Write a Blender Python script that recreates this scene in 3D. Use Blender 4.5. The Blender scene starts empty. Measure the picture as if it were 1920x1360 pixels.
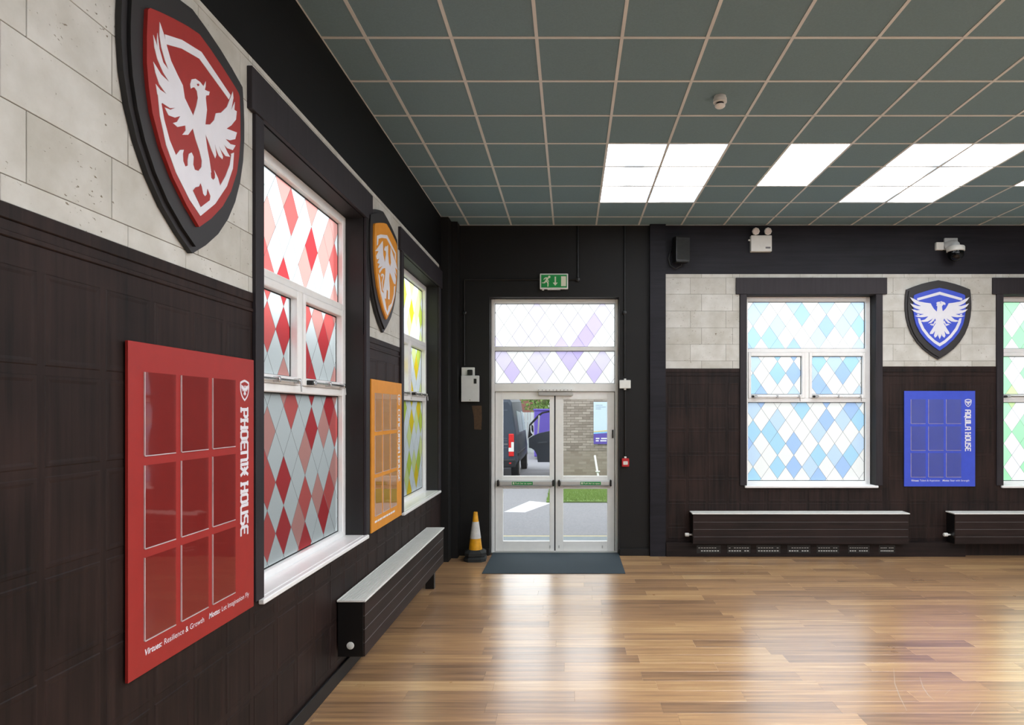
import bpy, math, random
from mathutils import Vector

random.seed(7)
SC = bpy.context.scene
COL = SC.collection

# ------------------------------------------------------------------ camera, world, exposure
F, VX, VY = 1206.0, 1070.0, 770.0      # focal length in photo pixels, vanishing point of the room's long axis
CH = 2.06                               # eye height
XL, D, ZC = -1.765, 9.136, 4.69         # left wall plane, back wall plane, ceiling height
XR, YF = 9.2, -4.0                      # right wall, wall behind the viewer
cam = bpy.data.cameras.new('camera')
cam.sensor_fit = 'HORIZONTAL'
cam.sensor_width = 36.0
cam.lens = F / 1920 * 36.0
cam.shift_x = -(VX - 960) / 1920
cam.shift_y = (VY - 680) / 1920
cam.clip_end = 300
camo = bpy.data.objects.new('camera', cam)
COL.objects.link(camo)
camo.location = (0, 0, CH)
camo.rotation_euler = (math.pi / 2, 0, 0)
SC.camera = camo

SKY_STRENGTH = 2.9
PANEL_STRENGTH = 15.5
w = bpy.data.worlds.new('overcast_sky')
SC.world = w
w.use_nodes = True
bg = w.node_tree.nodes['Background']
bg.inputs['Color'].default_value = (0.93, 0.97, 1.0, 1)
bg.inputs['Strength'].default_value = SKY_STRENGTH
SC.view_settings.view_transform = 'Standard'
SC.view_settings.look = 'None'
SC.view_settings.gamma = 1.0
SC.view_settings.exposure = 0.0
SC.view_settings.use_curve_mapping = False


# ------------------------------------------------------------------ materials
def s2l(*c):
    r = [(x / 255.0 / 12.92 if x <= 10.31 else ((x / 255.0 + 0.055) / 1.055) ** 2.4) for x in c]
    return (r[0], r[1], r[2], 1.0)


def new_mat(name):
    m = bpy.data.materials.new(name)
    m.use_nodes = True
    nt = m.node_tree
    return m, nt, nt.nodes['Principled BSDF']


def node(nt, kind, **kw):
    n = nt.nodes.new(kind)
    for k, v in kw.items():
        setattr(n, k, v)
    return n


def pmat(name, col, rough=0.5, metal=0.0, var=0.10, scale=14.0, bump=0.0, spec=0.5, coat=0.0, stretch=(1, 1, 1)):
    m, nt, b = new_mat(name)
    geo = node(nt, 'ShaderNodeNewGeometry')
    mp = node(nt, 'ShaderNodeMapping')
    mp.inputs['Scale'].default_value = stretch
    nz = node(nt, 'ShaderNodeTexNoise')
    nz.inputs['Scale'].default_value = scale
    nz.inputs['Detail'].default_value = 5
    nt.links.new(geo.outputs['Position'], mp.inputs['Vector'])
    nt.links.new(mp.outputs['Vector'], nz.inputs['Vector'])
    rp = node(nt, 'ShaderNodeValToRGB')
    rp.color_ramp.elements[0].position = 0.3
    rp.color_ramp.elements[1].position = 0.7
    rp.color_ramp.elements[0].color = tuple(c * (1 - var) for c in col[:3]) + (1,)
    rp.color_ramp.elements[1].color = tuple(min(1, c * (1 + var)) for c in col[:3]) + (1,)
    nt.links.new(nz.outputs['Fac'], rp.inputs['Fac'])
    nt.links.new(rp.outputs['Color'], b.inputs['Base Color'])
    b.inputs['Roughness'].default_value = rough
    b.inputs['Metallic'].default_value = metal
    b.inputs['Specular IOR Level'].default_value = spec
    b.inputs['Coat Weight'].default_value = coat
    if bump:
        bn = node(nt, 'ShaderNodeBump')
        bn.inputs['Strength'].default_value = bump
        bn.inputs['Distance'].default_value = 0.004
        nt.links.new(nz.outputs['Fac'], bn.inputs['Height'])
        nt.links.new(bn.outputs['Normal'], b.inputs['Normal'])
    return m


def wood_dark(name, c0, c1, axis):
    # streaky dark wood grain, long direction on the given axis (0, 1 or 2)
    m, nt, b = new_mat(name)
    geo = node(nt, 'ShaderNodeNewGeometry')
    oi = node(nt, 'ShaderNodeObjectInfo')
    mp = node(nt, 'ShaderNodeMapping')
    sc = [26.0, 26.0, 26.0]
    sc[axis] = 1.3
    mp.inputs['Scale'].default_value = sc
    nt.links.new(geo.outputs['Position'], mp.inputs['Vector'])
    nz = node(nt, 'ShaderNodeTexNoise')
    nz.inputs['Scale'].default_value = 1.0
    nz.inputs['Detail'].default_value = 6
    nz.inputs['Roughness'].default_value = 0.65
    nt.links.new(mp.outputs['Vector'], nz.inputs['Vector'])
    n2 = node(nt, 'ShaderNodeTexNoise')
    n2.inputs['Scale'].default_value = 2.2
    nt.links.new(geo.outputs['Position'], n2.inputs['Vector'])
    ad = node(nt, 'ShaderNodeMath', operation='MULTIPLY_ADD')
    nt.links.new(n2.outputs['Fac'], ad.inputs[0])
    ad.inputs[1].default_value = 0.5
    nt.links.new(nz.outputs['Fac'], ad.inputs[2])
    a2 = node(nt, 'ShaderNodeMath', operation='MULTIPLY_ADD')
    nt.links.new(oi.outputs['Random'], a2.inputs[0])
    a2.inputs[1].default_value = 0.14
    nt.links.new(ad.outputs[0], a2.inputs[2])
    rp = node(nt, 'ShaderNodeValToRGB')
    rp.color_ramp.elements[0].position = 0.55
    rp.color_ramp.elements[1].position = 1.05
    rp.color_ramp.elements[0].color = c0
    rp.color_ramp.elements[1].color = c1
    nt.links.new(a2.outputs[0], rp.inputs['Fac'])
    nt.links.new(rp.outputs['Color'], b.inputs['Base Color'])
    b.inputs['Roughness'].default_value = 0.55
    b.inputs['Specular IOR Level'].default_value = 0.22
    return m


def floor_mat():
    m, nt, b = new_mat('oak_plank')
    geo = node(nt, 'ShaderNodeNewGeometry')
    oi = node(nt, 'ShaderNodeObjectInfo')
    off = node(nt, 'ShaderNodeVectorMath', operation='MULTIPLY_ADD')
    cmb = node(nt, 'ShaderNodeCombineXYZ')
    mul = node(nt, 'ShaderNodeMath', operation='MULTIPLY')
    nt.links.new(oi.outputs['Random'], mul.inputs[0])
    mul.inputs[1].default_value = 37.0
    nt.links.new(mul.outputs[0], cmb.inputs['X'])
    nt.links.new(mul.outputs[0], cmb.inputs['Y'])
    nt.links.new(geo.outputs['Position'], off.inputs[0])
    off.inputs[1].default_value = (0.9, 22.0, 1.0)
    nt.links.new(cmb.outputs[0], off.inputs[2])
    nz = node(nt, 'ShaderNodeTexNoise')
    nz.inputs['Scale'].default_value = 1.0
    nz.inputs['Detail'].default_value = 7
    nz.inputs['Roughness'].default_value = 0.62
    nz.inputs['Distortion'].default_value = 0.15
    nt.links.new(off.outputs[0], nz.inputs['Vector'])
    fine = node(nt, 'ShaderNodeMapping')
    fine.inputs['Scale'].default_value = (3.0, 120.0, 1.0)
    nt.links.new(geo.outputs['Position'], fine.inputs['Vector'])
    n2 = node(nt, 'ShaderNodeTexNoise')
    n2.inputs['Scale'].default_value = 1.0
    n2.inputs['Detail'].default_value = 3
    nt.links.new(fine.outputs[0], n2.inputs['Vector'])
    s1 = node(nt, 'ShaderNodeMath', operation='MULTIPLY_ADD')
    nt.links.new(n2.outputs['Fac'], s1.inputs[0])
    s1.inputs[1].default_value = 0.22
    nt.links.new(nz.outputs['Fac'], s1.inputs[2])
    s2 = node(nt, 'ShaderNodeMath', operation='MULTIPLY_ADD')
    nt.links.new(oi.outputs['Random'], s2.inputs[0])
    s2.inputs[1].default_value = 0.30
    nt.links.new(s1.outputs[0], s2.inputs[2])
    rp = node(nt, 'ShaderNodeValToRGB')
    e = rp.color_ramp.elements
    e[0].position = 0.48
    e[0].color = s2l(138, 105, 77)
    e[1].position = 1.08
    e[1].color = s2l(230, 190, 138)
    k = e.new(0.66)
    k.color = s2l(176, 136, 100)
    k = e.new(0.84)
    k.color = s2l(204, 159, 112)
    nt.links.new(s2.outputs[0], rp.inputs['Fac'])
    nt.links.new(rp.outputs['Color'], b.inputs['Base Color'])
    n3 = node(nt, 'ShaderNodeTexNoise')
    n3.inputs['Scale'].default_value = 3.0
    nt.links.new(geo.outputs['Position'], n3.inputs['Vector'])
    rr = node(nt, 'ShaderNodeMapRange')
    rr.inputs['To Min'].default_value = 0.25
    rr.inputs['To Max'].default_value = 0.34
    nt.links.new(n3.outputs['Fac'], rr.inputs['Value'])
    nt.links.new(rr.outputs[0], b.inputs['Roughness'])
    b.inputs['Specular IOR Level'].default_value = 0.75
    b.inputs['Coat Weight'].default_value = 1.0
    b.inputs['Coat IOR'].default_value = 1.75
    b.inputs['Coat Roughness'].default_value = 0.25
    return m


def stone_mat():
    m, nt, b = new_mat('travertine_block')
    geo = node(nt, 'ShaderNodeNewGeometry')
    oi = node(nt, 'ShaderNodeObjectInfo')
    nz = node(nt, 'ShaderNodeTexNoise')
    nz.inputs['Scale'].default_value = 4.5
    nz.inputs['Detail'].default_value = 8
    nz.inputs['Roughness'].default_value = 0.6
    nt.links.new(geo.outputs['Position'], nz.inputs['Vector'])
    a = node(nt, 'ShaderNodeMath', operation='MULTIPLY_ADD')
    nt.links.new(oi.outputs['Random'], a.inputs[0])
    a.inputs[1].default_value = 0.22
    nt.links.new(nz.outputs['Fac'], a.inputs[2])
    rp = node(nt, 'ShaderNodeValToRGB')
    rp.color_ramp.elements[0].position = 0.35
    rp.color_ramp.elements[1].position = 0.85
    rp.color_ramp.elements[0].color = s2l(182, 179, 169)
    rp.color_ramp.elements[1].color = s2l(212, 211, 206)
    nt.links.new(a.outputs[0], rp.inputs['Fac'])
    mp = node(nt, 'ShaderNodeMapping')
    mp.inputs['Scale'].default_value = (1.0, 1.0, 1.8)
    nt.links.new(geo.outputs['Position'], mp.inputs['Vector'])
    pit = node(nt, 'ShaderNodeTexNoise')
    pit.inputs['Scale'].default_value = 42.0
    pit.inputs['Detail'].default_value = 3
    nt.links.new(mp.outputs[0], pit.inputs['Vector'])
    big = node(nt, 'ShaderNodeTexNoise')
    big.inputs['Scale'].default_value = 6.0
    nt.links.new(geo.outputs['Position'], big.inputs['Vector'])
    ps = node(nt, 'ShaderNodeMath', operation='MULTIPLY_ADD')
    nt.links.new(big.outputs['Fac'], ps.inputs[0])
    ps.inputs[1].default_value = 0.35
    nt.links.new(pit.outputs['Fac'], ps.inputs[2])
    pr = node(nt, 'ShaderNodeValToRGB')
    pr.color_ramp.elements[0].position = 0.87
    pr.color_ramp.elements[1].position = 0.93
    pr.color_ramp.elements[0].color = (0, 0, 0, 1)
    pr.color_ramp.elements[1].color = (1, 1, 1, 1)
    nt.links.new(ps.outputs[0], pr.inputs['Fac'])
    mx = node(nt, 'ShaderNodeMixRGB')
    nt.links.new(pr.outputs['Color'], mx.inputs['Fac'])
    nt.links.new(rp.outputs['Color'], mx.inputs['Color1'])
    mx.inputs['Color2'].default_value = s2l(128, 116, 98)
    nt.links.new(mx.outputs['Color'], b.inputs['Base Color'])
    b.inputs['Roughness'].default_value = 0.75
    bn = node(nt, 'ShaderNodeBump')
    bn.invert = True
    bn.inputs['Strength'].default_value = 0.5
    bn.inputs['Distance'].default_value = 0.004
    nt.links.new(pr.outputs['Color'], bn.inputs['Height'])
    nt.links.new(bn.outputs['Normal'], b.inputs['Normal'])
    return m


def film_mat(name, col, forward):
    # translucent coloured window film: daylight glows through it
    m = bpy.data.materials.new(name)
    m.use_nodes = True
    nt = m.node_tree
    nt.nodes.remove(nt.nodes['Principled BSDF'])
    out = nt.nodes['Material Output']
    geo = node(nt, 'ShaderNodeNewGeometry')
    nz = node(nt, 'ShaderNodeTexNoise')
    nz.inputs['Scale'].default_value = 60
    nt.links.new(geo.outputs['Position'], nz.inputs['Vector'])
    rp = node(nt, 'ShaderNodeValToRGB')
    rp.color_ramp.elements[0].color = tuple(c * 0.96 for c in col[:3]) + (1,)
    rp.color_ramp.elements[1].color = col
    nt.links.new(nz.outputs['Fac'], rp.inputs['Fac'])
    tr = node(nt, 'ShaderNodeBsdfTranslucent')
    di = node(nt, 'ShaderNodeBsdfDiffuse')
    gl = node(nt, 'ShaderNodeBsdfGlossy')
    gl.inputs['Roughness'].default_value = 0.3
    nt.links.new(rp.outputs['Color'], tr.inputs['Color'])
    nt.links.new(rp.outputs['Color'], di.inputs['Color'])
    m1 = node(nt, 'ShaderNodeMixShader')
    m1.inputs['Fac'].default_value = 0.14
    nt.links.new(tr.outputs[0], m1.inputs[1])
    nt.links.new(di.outputs[0], m1.inputs[2])
    rf = node(nt, 'ShaderNodeBsdfRefraction')
    rf.inputs['IOR'].default_value = 1.15
    rf.inputs['Roughness'].default_value = 0.6
    nt.links.new(rp.outputs['Color'], rf.inputs['Color'])
    m15 = node(nt, 'ShaderNodeMixShader')
    m15.inputs['Fac'].default_value = forward
    nt.links.new(m1.outputs[0], m15.inputs[1])
    nt.links.new(rf.outputs[0], m15.inputs[2])
    m2 = node(nt, 'ShaderNodeMixShader')
    m2.inputs['Fac'].default_value = 0.04
    nt.links.new(m15.outputs[0], m2.inputs[1])
    nt.links.new(gl.outputs[0], m2.inputs[2])
    nt.links.new(m2.outputs[0], out.inputs['Surface'])
    return m


def clear_mat(name, tint=(0.97, 0.98, 0.98, 1), ior=1.45, rough=0.02):
    m = bpy.data.materials.new(name)
    m.use_nodes = True
    nt = m.node_tree
    nt.nodes.remove(nt.nodes['Principled BSDF'])
    out = nt.nodes['Material Output']
    lw_ = node(nt, 'ShaderNodeLayerWeight')
    lw_.inputs['Blend'].default_value = 0.5
    pw_ = node(nt, 'ShaderNodeMath', operation='POWER')
    nt.links.new(lw_.outputs['Facing'], pw_.inputs[0])
    pw_.inputs[1].default_value = 5.0
    fr = node(nt, 'ShaderNodeMath', operation='MULTIPLY_ADD')
    nt.links.new(pw_.outputs[0], fr.inputs[0])
    f0 = ((ior - 1) / (ior + 1)) ** 2
    fr.inputs[1].default_value = 1 - f0
    fr.inputs[2].default_value = f0
    geo = node(nt, 'ShaderNodeNewGeometry')
    nz = node(nt, 'ShaderNodeTexNoise')
    nz.inputs['Scale'].default_value = 5
    nt.links.new(geo.outputs['Position'], nz.inputs['Vector'])
    bn = node(nt, 'ShaderNodeBump')
    bn.inputs['Strength'].default_value = 0.03
    bn.inputs['Distance'].default_value = 0.02
    nt.links.new(nz.outputs['Fac'], bn.inputs['Height'])
    tp = node(nt, 'ShaderNodeBsdfTransparent')
    tp.inputs['Color'].default_value = tint
    gl = node(nt, 'ShaderNodeBsdfGlossy')
    gl.inputs['Roughness'].default_value = rough
    nt.links.new(bn.outputs['Normal'], gl.inputs['Normal'])
    mx = node(nt, 'ShaderNodeMixShader')
    nt.links.new(fr.outputs[0], mx.inputs['Fac'])
    nt.links.new(tp.outputs[0], mx.inputs[1])
    nt.links.new(gl.outputs[0], mx.inputs[2])
    nt.links.new(mx.outputs[0], out.inputs['Surface'])
    return m


def light_mat(name, c0, c1, strength):
    m = bpy.data.materials.new(name)
    m.use_nodes = True
    nt = m.node_tree
    nt.nodes.remove(nt.nodes['Principled BSDF'])
    out = nt.nodes['Material Output']
    geo = node(nt, 'ShaderNodeNewGeometry')
    nz = node(nt, 'ShaderNodeTexNoise')
    nz.inputs['Scale'].default_value = 1.7
    nz.inputs['Detail'].default_value = 6
    nt.links.new(geo.outputs['Position'], nz.inputs['Vector'])
    rp = node(nt, 'ShaderNodeValToRGB')
    rp.color_ramp.elements[0].position = 0.42
    rp.color_ramp.elements[1].position = 0.56
    rp.color_ramp.elements[0].color = c0
    rp.color_ramp.elements[1].color = c1
    nt.links.new(nz.outputs['Fac'], rp.inputs['Fac'])
    em = node(nt, 'ShaderNodeEmission')
    em.inputs['Strength'].default_value = strength
    nt.links.new(rp.outputs['Color'], em.inputs['Color'])
    nt.links.new(em.outputs[0], out.inputs['Surface'])
    return m


def brick_mat():
    m, nt, b = new_mat('far_brickwork')
    geo = node(nt, 'ShaderNodeNewGeometry')
    sp = node(nt, 'ShaderNodeSeparateXYZ')
    cb = node(nt, 'ShaderNodeCombineXYZ')
    nt.links.new(geo.outputs['Position'], sp.inputs[0])
    nt.links.new(sp.outputs['X'], cb.inputs['X'])
    nt.links.new(sp.outputs['Z'], cb.inputs['Y'])
    br = node(nt, 'ShaderNodeTexBrick')
    br.inputs['Scale'].default_value = 1.0
    br.inputs['Brick Width'].default_value = 0.225
    br.inputs['Row Height'].default_value = 0.075
    br.inputs['Mortar Size'].default_value = 0.006
    br.inputs['Color1'].default_value = s2l(136, 122, 110)
    br.inputs['Color2'].default_value = s2l(160, 148, 136)
    br.inputs['Mortar'].default_value = s2l(140, 130, 118)
    nt.links.new(cb.outputs[0], br.inputs['Vector'])
    nt.links.new(br.outputs['Color'], b.inputs['Base Color'])
    b.inputs['Roughness'].default_value = 0.9
    return m


def rand_mat(name, c0, c1, rough=0.8):
    # colour picked per object, for bricks and boards
    m, nt, b = new_mat(name)
    oi = node(nt, 'ShaderNodeObjectInfo')
    geo = node(nt, 'ShaderNodeNewGeometry')
    nz = node(nt, 'ShaderNodeTexNoise')
    nz.inputs['Scale'].default_value = 30
    nt.links.new(geo.outputs['Position'], nz.inputs['Vector'])
    a = node(nt, 'ShaderNodeMath', operation='MULTIPLY_ADD')
    nt.links.new(nz.outputs['Fac'], a.inputs[0])
    a.inputs[1].default_value = 0.35
    nt.links.new(oi.outputs['Random'], a.inputs[2])
    rp = node(nt, 'ShaderNodeValToRGB')
    rp.color_ramp.elements[0].color = c0
    rp.color_ramp.elements[1].color = c1
    rp.color_ramp.elements[1].position = 1.2
    nt.links.new(a.outputs[0], rp.inputs['Fac'])
    nt.links.new(rp.outputs['Color'], b.inputs['Base Color'])
    b.inputs['Roughness'].default_value = rough
    return m


M = {}
M['black_paint'] = pmat('black_wall_paint', s2l(24, 23, 24), 0.55, var=0.06, scale=3)
M['door_wall'] = pmat('matt_black_wall_paint', s2l(24, 23, 23), 0.6, var=0.08, scale=3, spec=0.3)
M['band'] = wood_dark('near_black_wood_band', s2l(24, 23, 29), s2l(37, 36, 43), 0)
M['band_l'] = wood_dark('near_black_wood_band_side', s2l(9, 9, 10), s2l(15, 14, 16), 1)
M['panel'] = wood_dark('dark_walnut_panel', s2l(15, 10, 10), s2l(47, 33, 30), 2)
M['trimwood'] = wood_dark('charcoal_trim_wood', s2l(42, 39, 43), s2l(54, 50, 54), 2)
M['rad_l'] = wood_dark('dark_walnut_board_y', s2l(20, 14, 14), s2l(44, 32, 30), 1)
M['rad_b'] = wood_dark('dark_walnut_board_x', s2l(20, 14, 14), s2l(44, 32, 30), 0)
M['stone'] = stone_mat()
M['mortar'] = pmat('stone_joint', s2l(120, 114, 104), 0.9)
M['floor'] = floor_mat()
M['subfloor'] = pmat('dark_underlay', s2l(70, 52, 40), 0.9)
M['tile'] = pmat('grey_green_mineral_tile', s2l(118, 142, 150), 0.9, var=0.05, scale=90, bump=0.1, spec=0.2)
M['grid'] = pmat('beige_ceiling_grid', s2l(212, 212, 208), 0.5, var=0.05, scale=4)
M['plain'] = pmat('plain_plaster', s2l(212, 212, 212), 0.8)
M['upvc'] = pmat('white_upvc', s2l(248, 248, 248), 0.28, var=0.02, spec=0.5)
M['gasket'] = pmat('black_gasket_and_gap_shade', s2l(20, 22, 26), 0.6)  # pane rims, and the strips that stand for shade in the door gaps
M['lead'] = pmat('grey_film_line', s2l(120, 124, 128), 0.6)
M['chrome'] = pmat('brushed_steel', s2l(200, 200, 200), 0.25, metal=1.0, var=0.03)
M['steel'] = pmat('satin_aluminium', s2l(205, 205, 203), 0.42, metal=0.6, var=0.03)
M['alu'] = pmat('grey_white_door_paint', s2l(244, 244, 242), 0.35, var=0.02)
M['blackpl'] = pmat('black_plastic', s2l(17, 17, 18), 0.4)
M['black_sheen'] = pmat('glossy_black_dome', s2l(6, 6, 8), 0.1, spec=0.3)
M['whitepl'] = pmat('white_plastic', s2l(226, 226, 222), 0.4, var=0.03)
M['greybox'] = pmat('pale_grey_metal_box', s2l(205, 206, 206), 0.45, var=0.03)
M['radwhite'] = pmat('white_radiator_grille', s2l(232, 232, 228), 0.4, var=0.03)
M['raddark'] = pmat('black_radiator_steel', s2l(15, 14, 15), 0.4)
M['groove'] = pmat('pale_groove_line', s2l(112, 110, 112), 0.4)
M['glass'] = clear_mat('clear_glass')
M['acrylic'] = clear_mat('clear_acrylic_sheet', (0.90, 0.90, 0.90, 1), ior=1.5, rough=0.03)
M['edge_glint'] = pmat('acrylic_edge_highlight', s2l(205, 190, 192), 0.2)  # pale colour paints the highlight along the pocket edges
M['shield_dark'] = pmat('charcoal_shield_board', s2l(42, 39, 41), 0.5, var=0.06, scale=8)
M['shield_edge'] = pmat('black_board_edge', s2l(22, 21, 22), 0.5)
M['white_print'] = pmat('white_print', s2l(228, 228, 236), 0.5, var=0.02)
M['red'] = pmat('red_board', s2l(160, 40, 36), 0.5, var=0.04)
M['orange'] = pmat('orange_board', s2l(226, 148, 40), 0.5, var=0.04)
M['blue'] = pmat('blue_board', s2l(58, 82, 205), 0.5, var=0.04)
M['green_sign'] = pmat('green_sign_print', s2l(16, 140, 66), 0.4, var=0.05)
M['cream'] = pmat('cream_sign_print', s2l(220, 222, 200), 0.4, var=0.03)
M['redpl'] = pmat('red_plastic', s2l(186, 34, 40), 0.35)
M['cone_y'] = pmat('yellow_cone_plastic', s2l(226, 160, 24), 0.5, var=0.12, scale=20)
M['cone_w'] = pmat('worn_white_sleeve', s2l(206, 203, 200), 0.5, var=0.1, scale=25)
M['rubber'] = pmat('black_rubber', s2l(34, 36, 36), 0.75, var=0.2, scale=20)
M['mat'] = pmat('blue_grey_mat_pile', s2l(54, 66, 74), 0.95, var=0.18, scale=130, bump=0.4)
M['brown'] = pmat('brown_tape_mark', s2l(70, 48, 26), 0.6, var=0.25, scale=30)
M['lamp_lens'] = pmat('frosted_lamp_lens', s2l(226, 214, 208), 0.3)
M['skylight'] = light_mat('sky_print_diffuser', (0.19, 0.22, 0.25, 1), (0.95, 0.98, 1, 1), PANEL_STRENGTH * 0.42)
M['whitelight'] = light_mat('white_diffuser', (0.92, 0.96, 1.0, 1), (0.94, 0.97, 1.0, 1), PANEL_STRENGTH * 1.2)
M['tarmac'] = pmat('grey_tarmac', s2l(134, 134, 138), 0.9, var=0.12, scale=30, bump=0.2)
M['concrete'] = pmat('pale_concrete', s2l(130, 138, 142), 0.85, var=0.08, scale=6)
M['roadwhite'] = pmat('white_road_paint', s2l(205, 205, 210), 0.8, var=0.08, scale=12)
M['roadyellow'] = pmat('yellow_road_paint', s2l(190, 178, 140), 0.8, var=0.1)
M['grass'] = rand_mat('grass_blade', s2l(104, 136, 62), s2l(140, 168, 92), 0.9)
M['soil'] = pmat('lawn_soil', s2l(110, 138, 72), 0.95, var=0.2, scale=10)
M['brickwall'] = brick_mat()
M['brick'] = rand_mat('brown_brick', s2l(126, 114, 104), s2l(172, 160, 150), 0.9)
M['van'] = pmat('haze_lightened_van_paint', s2l(62, 70, 82), 0.5, var=0.06, scale=4, spec=0.3)  # base colour lightened to stand for haze and reflection on the door glass
M['vanblack'] = pmat('black_van_trim', s2l(24, 26, 30), 0.5)
M['vanline'] = pmat('grey_panel_seam', s2l(84, 92, 104), 0.4)
M['vanglass'] = pmat('sky_toned_van_glass', s2l(150, 170, 176), 0.4, var=0.05, spec=0.8)  # pale base colour stands for sky reflected in the glass
M['tail_red'] = pmat('red_lamp_lens', s2l(208, 40, 40), 0.2)
M['purple'] = pmat('purple_panel', s2l(92, 74, 170), 0.6, var=0.05)
M['fence'] = rand_mat('pale_fence_board', s2l(150, 160, 158), s2l(192, 198, 196), 0.8)
M['leaf'] = rand_mat('leaf_green', s2l(96, 130, 58), s2l(138, 166, 88), 0.8)
M['bark'] = pmat('brown_bark', s2l(84, 70, 58), 0.9, var=0.2)
M['roof'] = pmat('red_roof_tile', s2l(124, 80, 70), 0.8, var=0.15)
M['scuff'] = pmat('pale_scuff', s2l(190, 170, 150), 0.5)
M['shade_wall'] = pmat('dark_shade_wall', s2l(56, 60, 58), 0.9, var=0.2)  # dark tone for the unseen wall that shades the side windows
M['bed'] = pmat('light_damping_ground', s2l(46, 42, 36), 0.95, var=0.3)  # dark tone keeps bounce light off the side windows
M['sign_white'] = pmat('pale_blue_sign_print', s2l(206, 224, 240), 0.5, var=0.02)
M['sign_gold'] = pmat('gold_sign_stripe', s2l(214, 200, 140), 0.5)
M['sign_cyan'] = pmat('light_blue_sign_stripe', s2l(130, 190, 235), 0.5)
M['sign_grey'] = pmat('grey_sign_print', s2l(170, 186, 204), 0.5)

FILM = {
    'red':    {'W': (0.86, 0.93, 0.94), 'L': (0.86, 0.42, 0.38), 'C': (0.84, 0.17, 0.16), 'B': (0.70, 0.07, 0.08)},
    'yellow': {'W': (0.86, 0.93, 0.95), 'L': (0.80, 0.90, 0.40), 'C': (0.62, 0.78, 0.12), 'B': (0.95, 0.72, 0.04)},
    'blue':   {'W': (0.85, 0.85, 0.83), 'L': (0.54, 0.69, 0.86), 'C': (0.40, 0.66, 0.86), 'B': (0.38, 0.55, 0.85)},
    'green':  {'W': (0.86, 0.87, 0.87), 'L': (0.44, 0.82, 0.52), 'C': (0.38, 0.78, 0.46), 'B': (0.60, 0.82, 0.38)},
    'violet': {'W': (0.86, 0.86, 0.86), 'L': (0.70, 0.66, 0.83), 'C': (0.58, 0.51, 0.80), 'B': (0.53, 0.45, 0.78)},
}
FM = {}
for k, dct in FILM.items():
    for kk, c in dct.items():
        FM[(k, kk)] = film_mat('%s_film_%s' % (k, {'W': 'white', 'L': 'light', 'C': 'mid', 'B': 'deep'}[kk]), c + (1,), {'red': 0.36, 'yellow': 0.36, 'violet': 0.2}.get(k, 0.14))


# ------------------------------------------------------------------ helpers
WL = {}     # world location of every parent


def tag(o, label=None, cat=None, group=None, kind=None):
    if label: o['label'] = label
    if cat: o['category'] = cat
    if group: o['group'] = group
    if kind: o['kind'] = kind
    return o


def empty(name, loc, label=None, cat=None, group=None, kind=None):
    o = bpy.data.objects.new(name, None)
    o.empty_display_size = 0.1
    COL.objects.link(o)
    o.location = loc
    WL[o] = Vector(loc)
    return tag(o, label, cat, group, kind)


def add_obj(name, me, parent=None, loc=(0, 0, 0)):
    # loc is in world space
    o = bpy.data.objects.new(name, me)
    COL.objects.link(o)
    if parent is not None:
        o.parent = parent
        o.location = Vector(loc) - WL[parent]
    else:
        o.location = loc
    WL[o] = Vector(loc)
    return o


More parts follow.
